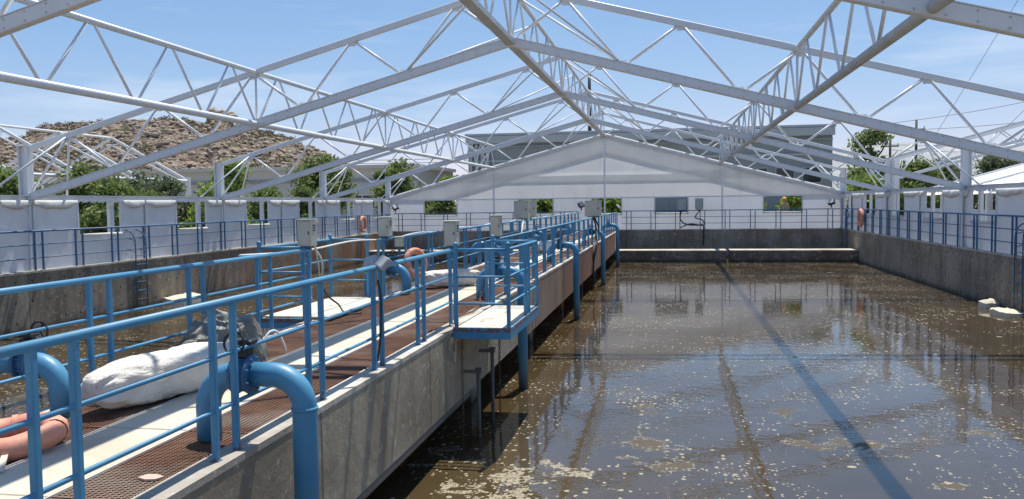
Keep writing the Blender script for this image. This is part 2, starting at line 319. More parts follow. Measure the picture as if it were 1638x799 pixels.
# ------------------------------------------------------------------ mesh helpers
class MB:
    def __init__(s): s.v = []; s.f = []; s.sm = []
    def add(s, vs, fs, smooth=False):
        o = len(s.v); s.v += [tuple(x) for x in vs]
        for f in fs: s.f.append(tuple(i + o for i in f)); s.sm.append(smooth)
    def box(s, x0, x1, y0, y1, z0, z1, c=0):
        if c <= 0:
            s.add([(x0, y0, z0), (x1, y0, z0), (x1, y1, z0), (x0, y1, z0), (x0, y0, z1), (x1, y0, z1), (x1, y1, z1), (x0, y1, z1)],
                  [(3, 2, 1, 0), (4, 5, 6, 7), (0, 1, 5, 4), (1, 2, 6, 5), (2, 3, 7, 6), (3, 0, 4, 7)])
        else:
            s.prism([(x0 + c, y0), (x1 - c, y0), (x1, y0 + c), (x1, y1 - c), (x1 - c, y1), (x0 + c, y1), (x0, y1 - c), (x0, y0 + c)], z0, z1, c)
    def prism(s, pts, z0, z1, c=0):
        n = len(pts); cx = sum(p[0] for p in pts) / n; cyy = sum(p[1] for p in pts) / n
        def ring(z, inset):
            o = []
            for x, y in pts:
                d = math.hypot(x - cx, y - cyy) or 1; k = 1 - inset / d; o.append((cx + (x - cx) * k, cyy + (y - cyy) * k, z))
            return o
        rings = [ring(z0, c), ring(z0 + c, 0), ring(z1 - c, 0), ring(z1, c)] if c else [ring(z0, 0), ring(z1, 0)]
        vs = [p for r_ in rings for p in r_]; fs = [tuple(reversed(range(n))), tuple(range((len(rings) - 1) * n, len(rings) * n))]
        for k in range(len(rings) - 1):
            for i in range(n):
                j = (i + 1) % n; fs.append((k * n + i, k * n + j, (k + 1) * n + j, (k + 1) * n + i))
        s.add(vs, fs)
    def bar(s, p, q, w_, h, upv=(0, 0, 1), c=0):
        p = Vector(p); q = Vector(q); d = (q - p).normalized(); u_ = Vector(upv)
        if abs(d.dot(u_)) > .99: u_ = Vector((0, 1, 0))
        a = d.cross(u_).normalized(); b_ = a.cross(d).normalized()
        w2, h2 = w_ / 2, h / 2
        prof = [(-w2, -h2), (w2, -h2), (w2, h2), (-w2, h2)] if not c else [(-w2 + c, -h2), (w2 - c, -h2), (w2, -h2 + c), (w2, h2 - c), (w2 - c, h2), (-w2 + c, h2), (-w2, h2 - c), (-w2, -h2 + c)]
        n = len(prof); vs = [e + a * x + b_ * y for e in (p, q) for x, y in prof]
        fs = [tuple(reversed(range(n))), tuple(range(n, 2 * n))] + [(i, (i + 1) % n, n + (i + 1) % n, n + i) for i in range(n)]
        s.add(vs, fs)
    def path(s, pts, r, n=12, caps=True):
        pts = [Vector(p) for p in pts]; rs = r if hasattr(r, '__len__') else [r] * len(pts)
        vs = []; pa = None
        for i, p in enumerate(pts):
            d = ((pts[min(i + 1, len(pts) - 1)] - pts[max(i - 1, 0)])).normalized()
            if pa is None:
                t = Vector((0, 0, 1)) if abs(d.z) < .9 else Vector((0, 1, 0)); a = d.cross(t).normalized()
            else:
                a = (pa - d * pa.dot(d)).normalized()
            pa = a; b_ = d.cross(a)
            for k in range(n):
                t = 2 * math.pi * k / n; vs.append(p + (a * math.cos(t) + b_ * math.sin(t)) * rs[i])
        fs = []
        for i in range(len(pts) - 1):
            for k in range(n):
                j = (k + 1) % n; fs.append((i * n + k, i * n + j, (i + 1) * n + j, (i + 1) * n + k))
        s.add(vs, fs, True)
        if caps:
            o = len(s.v) - len(vs); s.f.append(tuple(o + k for k in reversed(range(n)))); s.sm.append(False)
            s.f.append(tuple(o + (len(pts) - 1) * n + k for k in range(n))); s.sm.append(False)
    def tube(s, p, q, r, n=10): s.path([p, q], r, n)
    def ball(s, c, r, n=10, m=7, sc=(1, 1, 1)):
        vs = []; fs = []
        for i in range(m + 1):
            t = math.pi * i / m
            for k in range(n):
                a = 2 * math.pi * k / n; vs.append((c[0] + r * sc[0] * math.sin(t) * math.cos(a), c[1] + r * sc[1] * math.sin(t) * math.sin(a), c[2] + r * sc[2] * math.cos(t)))
        for i in range(m):
            for k in range(n): j = (k + 1) % n; fs.append((i * n + k, (i + 1) * n + k, (i + 1) * n + j, i * n + j))
        s.add(vs, fs, True)
    def torus(s, c, R_, r, rot=None, n=32, m=12):
        vs = []; fs = []; rot = rot or Matrix.Identity(3)
        for i in range(n):
            a = 2 * math.pi * i / n
            for k in range(m):
                t = 2 * math.pi * k / m; p = Vector(((R_ + r * math.cos(t)) * math.cos(a), (R_ + r * math.cos(t)) * math.sin(a), r * math.sin(t)))
                vs.append(Vector(c) + rot @ p)
        for i in range(n):
            for k in range(m): i2 = (i + 1) % n; k2 = (k + 1) % m; fs.append((i * m + k, i2 * m + k, i2 * m + k2, i * m + k2))
        s.add(vs, fs, True)
    def build(s, name, mat, parent=None, origin=None):
        me = bpy.data.meshes.new(name); o3 = Vector(origin) if origin else None
        vs = s.v if o3 is None else [tuple(Vector(v) - o3) for v in s.v]
        me.from_pydata(vs, [], s.f); me.polygons.foreach_set('use_smooth', s.sm); me.materials.append(mat); me.update()
        o = bpy.data.objects.new(name, me); C.objects.link(o)
        if o3 is not None: o.location = o3
        if parent: o.parent = parent
        return o

def tag(o, label=None, cat=None, group=None, kind=None):
    if label: o['label'] = label
    if cat: o['category'] = cat
    if group: o['group'] = group
    if kind: o['kind'] = kind
    return o
def thing(name, label, cat, loc=(0, 0, 0), rz=0, group=None):
    o = bpy.data.objects.new(name, None); C.objects.link(o); o.empty_display_size = .2
    o.location = loc; o.rotation_euler = (0, 0, rz); return tag(o, label, cat, group)
def children(o): return [c for c in bpy.data.objects if c.parent == o]
def copy_tree(o, parent=None):
    ch = children(o); c = o.copy(); C.objects.link(c); c.parent = parent
    for k in ch: copy_tree(k, c)
    return c

# ------------------------------------------------------------------ layout numbers (metres, eye at the origin)
ZW = -3.28; ZT = -1.68; ZG = -1.74
XL, XR = -16.85, 9.54
XEL, XER, XRI = -17.2, 9.75, -3.75
XML, XMR = -10.41, 2.89
YF = [.19, 10.36, 20.53, 30.70, 40.86, 51.03]
YB = 50.45
ZE = .285

# ------------------------------------------------------------------ ground (one sheet with the basin opening), water
def ground():
    xs = [-3000, -400, XL - .5, XR + .5, 400, 3000]; ys = [-600, -60, .9, 51.0, 400, 4000]
    m = MB(); vs = [(x, y, ZG) for y in ys for x in xs]; fs = []
    for j in range(5):
        for i in range(5):
            if i == 2 and j == 2: continue
            fs.append((j * 6 + i, j * 6 + i + 1, (j + 1) * 6 + i + 1, (j + 1) * 6 + i))
    m.add(vs, fs); tag(m.build('ground', M['ground']), kind='structure')
ground()
m = MB(); m.add([(XL, 1.0, ZW), (XR, 1.0, ZW), (XR, YB, ZW), (XL, YB, ZW)], [(0, 1, 2, 3)])
tag(m.build('water', M['water']), kind='structure')

# ------------------------------------------------------------------ hills
def hill():
    import json
    pts = [(-500, 215), (-200, 210), (0, 228), (30, 232), (60, 213), (90, 205), (130, 203), (200, 201), (230, 198), (262, 197), (300, 203), (333, 206), (338, 196), (350, 191), (362, 197), (370, 207), (400, 212), (430, 216), (460, 224), (490, 237), (520, 250), (550, 264), (590, 290), (640, 321)]
    def ray(x, y):
        a = x - 819; b_ = y - 399.5; u_ = a * cr - b_ * sr; v_ = a * sr + b_ * cr
        return u_ / FPX * r0 + f0 - v_ / FPX * u0
    rows = []
    for x, y in pts:
        d = ray(x, y); h = math.hypot(d.x, d.y); rows.append((math.atan2(d.x, d.y), d.z / h))
    A = np.array([r_[0] for r_ in rows]); T = np.array([r_[1] for r_ in rows])
    n, k = 520, 90; vs = []; fs = []
    for i in range(n + 1):
        a = A[0] + (A[-1] - A[0]) * i / n; t = max(0, float(np.interp(a, A, T)))
        for j in range(k + 1):
            q = j / k; d = 205 + 200 * q
            prof = math.sin(min(1, q / .55) * math.pi / 2) ** 1.15 if q < .55 else math.cos((q - .55) / .45 * math.pi / 2) ** 1.1
            z = ZG + (t * 315 - ZG) * prof
            p = Vector((d * math.sin(a), d * math.cos(a), 0))
            nz = mnoise.fractal(p * .035, 1, 2, 5) * 2.2 * prof * (1 if t > .02 else 0)
            cell = mnoise.voronoi(p * .33)[0][0]
            nz += (.55 - cell) * 1.5 * min(1, prof * 3) * (1 if t > .004 else 0)
            nz += mnoise.noise(p * .8) * .35 * prof
            vs.append((p.x, p.y, z + nz - (.4 if j == 0 else 0)))
    for i in range(n):
        for j in range(k):
            a0 = i * (k + 1) + j; fs.append((a0, a0 + 1, a0 + k + 2, a0 + k + 1))
    m = MB(); m.add(vs, fs); tag(m.build('rocky_hill', M['hill']), kind='structure')
    Hg = {}
    for idx, p in enumerate(vs): Hg[(idx // (k + 1), idx % (k + 1))] = p
    rnd = random.Random(8); bv = []; bf = []; sv = []; sf = []
    def rock(c, r_):
        o = len(bv); sx, sy_, sz = r_ * rnd.uniform(.7, 1.3), r_ * rnd.uniform(.7, 1.3), r_ * rnd.uniform(.5, 1)
        for q in [(0, 0, 1), (0, 0, -1)] + [(math.cos(a), math.sin(a), z) for z in (.45, -.45) for a in [math.pi * 2 * t / 5 + z for t in range(5)]]:
            f = rnd.uniform(.75, 1.2); bv.append((c[0] + q[0] * sx * f, c[1] + q[1] * sy_ * f, c[2] + q[2] * sz * f))
        for t in range(5):
            u_ = (t + 1) % 5; bf.extend([(o, o + 2 + t, o + 2 + u_), (o + 2 + t, o + 7 + t, o + 7 + u_, o + 2 + u_), (o + 1, o + 7 + u_, o + 7 + t)])
    for q in range(8000):
        i_ = rnd.randrange(20, n - 15); j_ = rnd.randrange(2, 56); p = Hg[(i_, j_)]
        if p[2] < 2.5: continue
        rock((p[0] + rnd.uniform(-.6, .6), p[1] + rnd.uniform(-.6, .6), p[2] + .1), rnd.choice((.25, .3, .35, .4, .5, .6, .9)))
    for q in range(3000):
        i_ = rnd.randrange(20, n - 15); j_ = rnd.randrange(2, 54); p = Hg[(i_, j_)]
        if p[2] < 2.5 or mnoise.noise(Vector((p[0] * .03, p[1] * .03, 4))) < -.05: continue
        R0 = rnd.uniform(.6, 1.7)
        for w_ in range(26):
            a = rnd.uniform(0, 6.28); rr = R0 * rnd.random() ** .5; c = (p[0] + rr * math.cos(a), p[1] + rr * math.sin(a), p[2] + R0 * .7 * rnd.random()); o = len(sv); e = R0 * .22
            for t in range(4): sv.append((c[0] + rnd.uniform(-e, e), c[1] + rnd.uniform(-e, e), c[2] + rnd.uniform(-e, e)))
            sf.append((o, o + 1, o + 2, o + 3))
    mb = MB(); mb.add(bv, bf); tag(mb.build('boulders', M['boulder']), 'grey brown boulders strewn over the rocky hill', 'boulders', kind='stuff')
    mb = MB(); mb.add(sv, sf); tag(mb.build('scrub', M['scrub']), 'dry olive scrub growing between the boulders on the hill', 'scrub', kind='stuff')
    # the outcrop standing on the crest
    bv.clear(); bf.clear(); d = ray(350, 203); h = math.hypot(d.x, d.y); c = (d.x / h * 300, d.y / h * 300, d.z / h * 300 + 1.6)
    for q in range(60): rock((c[0] + rnd.gauss(0, 1.6), c[1] + rnd.gauss(0, 1.6), c[2] + rnd.uniform(-2.5, 3.0)), rnd.uniform(1.2, 2.2))
    mb = MB(); mb.add(bv, bf); tag(mb.build('rock_outcrop', M['boulder']), 'craggy rock outcrop standing on the crest of the hill', 'rock')
    # distant hills on the right
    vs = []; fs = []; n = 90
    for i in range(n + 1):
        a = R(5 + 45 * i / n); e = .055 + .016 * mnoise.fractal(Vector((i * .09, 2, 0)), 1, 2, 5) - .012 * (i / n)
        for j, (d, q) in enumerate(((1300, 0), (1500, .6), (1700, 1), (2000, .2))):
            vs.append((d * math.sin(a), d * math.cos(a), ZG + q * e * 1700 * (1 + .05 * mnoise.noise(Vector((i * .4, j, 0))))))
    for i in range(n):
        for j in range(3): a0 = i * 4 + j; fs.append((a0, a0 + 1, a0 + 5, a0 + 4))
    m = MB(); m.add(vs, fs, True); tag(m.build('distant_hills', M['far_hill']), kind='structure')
hill()

# ------------------------------------------------------------------ concrete basin walls
def wall(name, label, parts_):
    loc = parts_[0]; t = thing(name, label, 'wall', loc); o = Vector(loc)
    for pn, mat, b6 in parts_[1:]:
        m = MB()
        x0, x1, y0, y1, z0, z1 = b6; m.box(x0 - o.x, x1 - o.x, y0 - o.y, y1 - o.y, z0 - o.z, z1 - o.z); m.build(pn, mat, t)
    return t
wall('basin_wall', 'long brown stained concrete wall along the left basin below the fabric panels', [(XL - .2, 25, ZW - 1), ('wall_face', M['con_left'], (XL - .5, XL, 1.0, 50.9, ZW - 1, ZT - .05)), ('coping', M['con_top'], (XL - .52, XL + .02, 1.0, 50.9, ZT - .05, ZT + .004))])
wall('basin_wall', 'grey concrete wall along the right side of the basin under the blue railing', [(XR + .2, 25, ZW - 1), ('wall_face', M['con_right'], (XR, XR + .5, 1.0, 50.9, ZW - 1, ZT - .05)), ('coping', M['con_top'], (XR - .02, XR + .52, 1.0, 50.9, ZT - .05, ZT + .004))])
wall('basin_wall', 'dark grey concrete end wall of the basins below the white gable', [(-4, YB, ZW - 1), ('wall_face', M['con_back'], (XL + .003, XR - .003, YB, 50.9, ZW - 1, ZT - .05)), ('coping', M['con_top'], (XL + .03, XR - .03, YB - .02, 50.9, ZT - .05, ZT))])
wall('basin_wall', 'concrete end wall of the basins at the viewer side', [(-4, 1.2, ZW - 1), ('wall_face', M['con_right'], (XL + .003, XR - .003, .9, 1.3, ZW - 1, ZT - .05)), ('coping', M['con_top'], (XL + .03, XR - .03, .9, 1.32, ZT - .05, ZT))])
wall('dividing_wall', 'dark concrete wall hidden beneath the walkway between the two basins', [(-4.2, 25, ZW - 1), ('wall_face', M['con_left'], (-4.25, -3.95, 1.31, 50.4, ZW - 1, -2.6))])
def ledge():
    t = thing('weir_ledge', 'low concrete ledge with a sunlit top in front of the end wall', 'ledge', (-4, 46.6, ZW))
    for a, b_ in ((XL + .01, -5.2), (-2.8, 2.98), (3.16, XR - .01)):
        m = MB(); m.box(a + 4, b_ + 4, -.54, .75, -.8, .58); m.build('ledge_face', M['con_ledge'], t)
        m = MB(); m.box(a + 4, b_ + 4, -.56, .77, .58, .63); m.build('ledge_top', M['con_top'], t)
ledge()

# ------------------------------------------------------------------ walkway between the basins
def walkway():
    t = thing('walkway', 'concrete walkway with rusty gratings running between the two basins', 'walkway', (-4, 1.3, ZT))
    X = lambda x: x + 4; Y = lambda y: y - 1.3; Z = lambda z: z - ZT
    def part(n, mat, *b6, c=0):
        m = MB(); m.box(X(b6[0]), X(b6[1]), Y(b6[2]), Y(b6[3]), Z(b6[4]), Z(b6[5]), c); return m.build(n, mat, t)
    for x0, x1 in ((-3.06, -2.86), (-5.2, -5.0)):
        part('girder', M['con_girder'], x0, x1, 1.33, YB - .01, -2.72, ZT - .05)
        part('curb', M['con_top'], x0 - .004, x1 + .004, 1.33, YB - .03, ZT - .05, ZT)
    part('trough', M['con_girder'], -4.99, -3.07, 1.33, YB - .01, -2.1, -1.98)
    y = 1.4; rnd = random.Random(3)
    for k in range(33):
        y1 = y + 1.48
        part('deck_slab', M['con_deck'], -4.28, -3.59, y, min(y1, YB - .1) - .018, ZT - .10, ZT - .012 + rnd.uniform(-.004, .004), c=.006)
        y = y1
    for (xa, xb) in ((-3.575, -3.075), (-4.975, -4.295)):
        y = 1.4
        for k in range(33):
            y1 = min(y + 1.48, YB - .1); m = MB(); dz = rnd.uniform(-.006, .004)
            z1 = Z(ZT - .02) + dz; fine = y < 16; step = .03 if fine else .05
            yy = y + .02
            while yy < y1 - .02:
                m.box(X(xa) + .008, X(xb) - .008, Y(yy), Y(yy) + (.008 if fine else .018), z1 - .025, z1 - .001); yy += step
            nx = int((xb - xa) / .038)
            for i in range(nx + 1):
                x = X(xa) + (xb - xa) * i / nx; m.box(x - .003, x + .003, Y(y), Y(y1) - .012, z1 - .028, z1)
            for e in (Y(y), Y(y1) - .018): m.box(X(xa) + .001, X(xb) - .001, e, e + .006, z1 - .03, z1 + .002)
            m.build('grating', M['rust'], t); y = y1
    # light steel angle that seats the gratings
    m = MB()
    for x in (-3.066, -3.583, -4.287, -4.986): m.box(X(x) - .0055, X(x) + .0055, Y(1.4), Y(YB - .1), Z(ZT - .06), Z(ZT - .006))
    m.build('edge_angle', M['steel_ridge'], t)
    for y in (7.5, 13.5, 19.5, 25.5, 31.5, 37.5, 43.5):
        part('pier', M['con_girder'], -4.9, -3.2, y, y + .5, ZW - 1, -2.0)
walkway()

# ------------------------------------------------------------------ railings
def railing(name, label, p0, p1, z_base, z_top, posts, mat, group, rtop=.0275, pw=.046, foot=True, ball_idx=()):
    """straight railing from p0 to p1 (xy); posts = distances along it"""
    p0 = Vector((*p0, 0)); p1 = Vector((*p1, 0)); d = (p1 - p0); Ln = d.length; d.normalize()
    t = thing(name, label, 'railing', (p0.x, p0.y, z_base), math.atan2(d.y, d.x), group)
    H = z_top - z_base
    m = MB(); m.tube((0, 0, H), (Ln, 0, H), rtop, 12); m.build('top_rail', mat, t)
    for fr in (.66, .32):
        m = MB(); m.tube((0, 0, H * fr), (Ln, 0, H * fr), rtop * .58, 8); m.build('mid_rail', mat, t)
    for i, s in enumerate(posts):
        m = MB(); m.bar((s, 0, 0), (s, 0, H + (.06 if i in ball_idx else -.01)), pw, pw, (0, 1, 0), pw * .18)
        if i in ball_idx: m.ball((s, 0, H + .065), .036)
        if foot: m.box(s - pw * .65, s + pw * .65, -pw * .65, pw * .65, 0, .006)
        m.build('post', mat, t)
    return t
def pairs(start, end, pitch, gap):
    o = []; s = start
    while s < end:
        o += [s, s + gap]; s += pitch
    return [x for x in o if x < end]
GR = 'blue railings on the walkway'
railing('railing', 'blue pipe railing on the near right edge of the walkway beside the camera', (-2.945, 1.9), (-2.945, 11.56), ZT, -.642,
        [0.02, .3, 1.59, 1.88, 3.2, 3.47, 4.69, 4.97, 6.29, 6.53, 7.82, 8.08, 9.38, 9.64], M['blue'], GR)
railing('railing', 'blue railing on the right walkway edge, from the overhanging platform to the far wall', (-2.945, 13.6), (-2.945, 49.9), ZT, -.642,
        pairs(.03, 36.2, 1.62, .27), M['blue'], GR)
railing('railing', 'blue railing on the left walkway edge, near run behind the white sack', (-5.11, 1.9), (-5.11, 11.6), ZT, -.642,
        [.03, .3, 1.65, 1.93, 3.27, 3.55, 4.89, 5.17, 6.5, 6.79, 8.06, 8.42, 9.62], M['blue'], GR)
railing('railing', 'blue railing on the left walkway edge, far run beyond the white boards', (-5.11, 14.5), (-5.11, 49.9), ZT, -.642,
        pairs(.03, 35.3, 1.62, .27), M['blue'], GR)
GB = 'blue railings around the basins'
railing('railing', 'blue railing on top of the left basin wall in front of white panels', (XL - .07, 10.5), (XL - .07, 50.5), ZT, -.605, [s for s in pairs(.1, 40, 1.63, .3)], M['blue_dark'], GB, .026, .05)
railing('railing', 'blue railing on top of the right basin wall in front of white panels', (XR + .05, 10.5), (XR + .05, 50.5), ZT, -.565, [s for s in pairs(.1, 40, 1.55, .28)], M['blue_dark'], GB, .026, .05)
railing('railing', 'dark blue railing on the end wall, left part behind the left basin', (XL + .1, YB + .2), (-5.3, YB + .2), ZT, -.60, pairs(.3, 11.4, 1.44, .24), M['blue_dark'], GB, .024, .046)
railing('railing', 'dark blue railing on the end wall, right part behind the wide basin', (-2.75, YB + .2), (XR - .05, YB + .2), ZT, -.59, pairs(.3, 12.1, 1.41, .26), M['blue_dark'], GB, .024, .046)

def platform(name, label, x_in, x_out, y0, y1, boards):
    """small cantilevered platform with railings on three sides, posts with ball caps"""
    s = 1 if x_out > x_in else -1
    t = thing(name, label, 'platform', (x_in, y0, ZT))
    w_ = abs(x_out - x_in); Lg = y1 - y0
    m = MB()
    for a, b_ in (((0, .02, 0), (w_, .02, 0)), ((0, Lg - .02, 0), (w_, Lg - .02, 0)), ((w_ - .02, 0, 0), (w_ - .02, Lg, 0)), ((.02, .04, 0), (.02, Lg - .04, 0))):
        pass
    X = lambda v: s * v
    def bx(a, b_, c, d, e, f): m.box(min(X(a), X(b_)), max(X(a), X(b_)), c, d, e, f)
    bx(0.005, w_, 0, .05, -.13, .02); bx(0.005, w_, Lg - .05, Lg, -.13, .02); bx(w_ - .05, w_, .05, Lg - .05, -.13, .02); bx(.005, .05, .05, Lg - .05, -.13, -.01)
    for k in (.33, .66): bx(.05, w_ - .05, Lg * k - .02, Lg * k + .02, -.12, -.02)
    m.build('frame', M['blue'], t)
    m = MB()
    if boards:
        m.box(X(w_ - .07) if s < 0 else -.35, .35 if s < 0 else X(w_ - .07), .06, Lg * .52, .024, .05, .004)
        m.box(X(w_ - .09) if s < 0 else -.35, .28 if s < 0 else X(w_ - .09), Lg * .53, Lg - .1, .024, .046, .004)
        for o in m.v: pass
        m.build('board', M['board'], t)
    m = MB(); bx(.052, w_ - .055, .055, Lg * .5 - .005, -.008, .02); bx(.052, w_ - .055, Lg * .5 + .005, Lg - .055, -.008, .02); m.build('deck_plate', M['board'], t)
    H = 1.06
    cs = [(.05, .03), (w_ - .03, .03), (w_ - .03, Lg - .03), (.05, Lg - .03)]
    for k, (x, y) in enumerate(cs + [(w_ - .03, Lg * .55), (w_ - .03, Lg * .66)]):
        mm = MB(); mm.bar((X(x), y, -.1 if k in (1, 2) else .004), (X(x), y, H + .05 if k < 4 else H - .01), .05, .05, (0, 1, 0), .009)
        if k < 4: mm.ball((X(x), y, H + .07), .036)
        mm.build('post', M['blue'], t)
    for z, r_ in ((H, .022), (H * .66, .016), (H * .32, .016)):
        for a, b_ in ((0, 1), (1, 2), (2, 3)):
            mm = MB(); mm.tube((X(cs[a][0]), cs[a][1], z), (X(cs[b_][0]), cs[b_][1], z), r_, 10); mm.build('rail', M['blue'], t)
    return t
M['board'] = simple('pale_board', (.56, .52, .42), (.66, .62, .52), 2, .7, 0, .1, .004, ((.32, .25, .17), 4, .58))
platform('platform', 'small blue railed platform jutting from the walkway over the right basin', -2.852, -2.06, 11.0, 13.5, False)
platform('platform', 'small blue railed platform with white boards over the left basin', -5.208, -5.98, 11.65, 14.4, True)

# ------------------------------------------------------------------ pump pipes arching over the kerb
def pipe_arch(label, zc=-1.2):
    """local: deck leg at x=0, outer leg at x=.74 ; y=0 ; z=0 deck"""
    t = thing('pipe_arch', label, 'pipe', (0, 0, 0), 0, 'blue discharge pipes arching over the walkway edge')
    h = zc - ZT; r_ = .088; e = .235
    def elbow(x0, sgn):
        return [(x0 + sgn * e * (1 - math.cos(a)), 0, h - e + e * math.sin(a)) for a in [math.pi / 2 * k / 8 for k in range(9)]]
    m = MB(); m.path([(0, 0, .0)] + elbow(0, 1) + [(.25, 0, h)], r_, 20); m.build('deck_leg', M['blue_pipe'], t)
    m = MB(); m.path([(.74, 0, ZW - ZT - .5)] + elbow(.74, -1) + [(.36, 0, h)], r_, 20)
    m.path([(.74, 0, h - e - .012), (.74, 0, h - e + .012)], r_ + .008, 20); m.build('outer_leg', M['blue_pipe'], t)
    v = MB()
    for x in (.235, .345): v.path([(x - .013, 0, h), (x + .013, 0, h)], .14, 20)
    v.path([(.25, 0, h), (.33, 0, h)], .115, 16)
    for k in range(8):
        a = 2 * math.pi * (k + .5) / 8; v.tube((.205, .118 * math.cos(a), h + .118 * math.sin(a)), (.375, .118 * math.cos(a), h + .118 * math.sin(a)), .009, 6)
    vo = v.build('valve', M['blue_dark'], t)
    g = MB(); g.box(.24, .34, -.05, .05, h + .12, h + .2, .01); g.tube((.29, 0, h + .18), (.29, 0, h + .235), .03, 10); g.box(.21, .37, -.05, .06, h + .215, h + .25, .01)
    g.tube((.29, -.05, h + .245), (.29, -.14, h + .245), .012, 8); g.build('gearbox', M['black'], t)
    wv = MB(); rot = Matrix.Rotation(R(82), 3, 'X'); wv.torus((.29, -.14, h + .245), .075, .009, rot, 24, 8)
    for k in range(3):
        a = 2 * math.pi * k / 3; wv.tube((.29, -.14, h + .245), (.29 + .073 * math.cos(a), -.14, h + .245 + .073 * math.sin(a)), .006, 6)
    wv.build('handwheel', M['black'], t)
    return t
arch = pipe_arch('thick blue pipe arch on the right walkway edge nearest the camera')
arch.location = (-3.28, 5.6, ZT)
rl = ['blue pipe arch on the right edge just past the small right-hand platform', 'third blue pipe arch on the right edge, from the camera', 'blue pipe arch on the right edge beside the far pair of grey cabinets', 'last blue pipe arch on the right edge near the end wall']
for y, lb in zip((14.7, 23.6, 33.4, 43.0), rl):
    c = copy_tree(arch); c.location = (-3.28, y, ZT); c['label'] = lb
ll = ['blue pipe arch in the near left corner beside the flat orange ring', 'blue pipe arch on the left edge beside the upright orange ring', 'third blue pipe arch on the left walkway edge, from the camera', 'fourth blue pipe arch on the left walkway edge, below the twin cabinets', 'last blue pipe arch on the left walkway edge near the end wall']
for y, lb in zip((6.1, 15.4, 24.2, 33.4, 42.6), ll):
    c = copy_tree(arch); c.location = (-4.88, y, ZT - (.06 if y < 7 else 0)); c.rotation_euler = (0, 0, math.pi); c['label'] = lb

# drain pipe slung under the girder, guide pipes below the platform
m = MB(); m.path([(-2.965, 1.4, -2.79), (-2.965, 12.1, -2.79)], .085, 16)
tag(m.build('drain_pipe', M['silver'], origin=(-2.9, 6, -2.76)), 'grey pipe slung along the bottom edge of the walkway girder', 'pipe')
for (x, y, zt, lb) in ((-2.62, 11.5, -2.33, 'grey guide pipe with a top bracket standing in water under the right platform, nearer one'), (-2.62, 12.45, -2.2, 'grey guide pipe with a top bracket standing in water under the right platform, farther one')):
    t = thing('guide_pipe', lb, 'pipe', (x, y, ZW - .5), 0, 'guide pipes below the platform')
    m = MB(); m.tube((0, 0, 0), (0, 0, zt - ZW + .5), .028, 12); m.build('tube', M['silver'], t)
    m = MB(); m.box(-.2, .04, -.03, .03, zt - ZW + .46, zt - ZW + .5); m.box(-.045, .045, -.05, .05, zt - ZW + .5, zt - ZW + .53); m.build('bracket', M['silver'], t)
def chain(label, pts, mat, r_=.009, step=.045):
    m = MB(); P = [Vector(p) for p in pts]
    k = 0
    for a, b_ in zip(P, P[1:]):
        L_ = (b_ - a).length; d = (b_ - a).normalized(); n = max(1, int(L_ / step))
        q = d.to_track_quat('X', 'Z').to_matrix()
        for i in range(n):
            c = a + d * (i + .5) * L_ / n; rr = q @ Matrix.Rotation(math.pi / 2 * (k % 2), 3, 'X') @ Matrix.Diagonal((1.25, .75, 1)); k += 1
            m.torus(c, .022, .006, rr, 8, 4)
    o = m.build('chain', mat, origin=P[0]); return tag(o, label, 'chain')
chain('rusty chain hanging from the right platform down to the water', [(-2.6, 12.9, ZT - .1), (-2.6, 12.9, ZW)], M['rust'])
chain('thin chain hanging down the girder at the near end of the platform', [(-2.8, 11.3, ZT - .1), (-2.8, 11.3, ZW)], M['rust'])
chain('slack rusty chain lying from the pipe arch across the platform boards', [(-3.1, 14.4, -1.2), (-3.12, 13.9, -1.6), (-3.0, 13.4, ZT + .03), (-2.95, 12.6, ZT + .03), (-3.05, 11.7, ZT + .03)], M['rust'])
def cable(name, label, pts, r_, mat, n=6, smooth=6, cat='cable'):
    P = [Vector(p) for p in pts]; o = []
    for i in range(len(P) - 1):
        p0 = P[max(i - 1, 0)]; p1 = P[i]; p2 = P[i + 1]; p3 = P[min(i + 2, len(P) - 1)]
        for k in range(smooth):
            t = k / smooth; o.append(.5 * ((2 * p1) + (p2 - p0) * t + (2 * p0 - 5 * p1 + 4 * p2 - p3) * t * t + (3 * p1 - p0 - 3 * p2 + p3) * t ** 3))
    o.append(P[-1]); m = MB(); m.path(o, r_, n); return tag(m.build(name, mat, origin=P[0]), label, cat)
cable('cable', 'pale loose rope dangling over the girder below the near railing end', [(-2.93, 11.2, ZT + .03), (-2.85, 11.15, ZT - .02), (-2.84, 11.1, ZT - .25), (-2.83, 11.02, ZT - .45), (-2.83, 10.95, ZT - .3)], .011, M['rope'])
cable('cable', 'thin pale cable tied along the left walkway railing', [(-5.15, 9.6 + k * 1.9, -.60 - .05 * (k % 2)) for k in range(21)], .014, M['white_line'])
cable('cable', 'rope looped over the corner post beside the single left cabinet', [(-5.05, 11.75, -1.25), (-5.04, 11.72, -.9), (-5.1, 11.72, -.55), (-5.18, 11.8, -.58), (-5.05, 11.85, -.8), (-5.04, 11.84, -1.1)], .014, M['rope'])
cable('cable', 'dark cable curling over the white boards on the left platform', [(-5.05, 11.7, -1.1), (-4.98, 11.9, -1.35), (-4.9, 12.1, -1.5), (-4.75, 12.0, ZT + .06), (-4.65, 12.4, ZT + .02)], .014, M['rubber'])
cable('cable', 'dark cable hanging from the floodlight down the near railing post', [(-2.95, 8.35, -.78), (-2.93, 8.38, -1.0), (-2.93, 8.33, -1.4), (-2.98, 8.3, ZT + .01), (-3.05, 8.2, ZT + .0)], .012, M['rubber'])
cable('cable', 'white cable drooping below the twin cabinets on the left railing', [(-5.08, 29.8, -.66), (-5.05, 29.3, -1.0), (-5.05, 29.0, -1.5)], .022, M['white_line'])
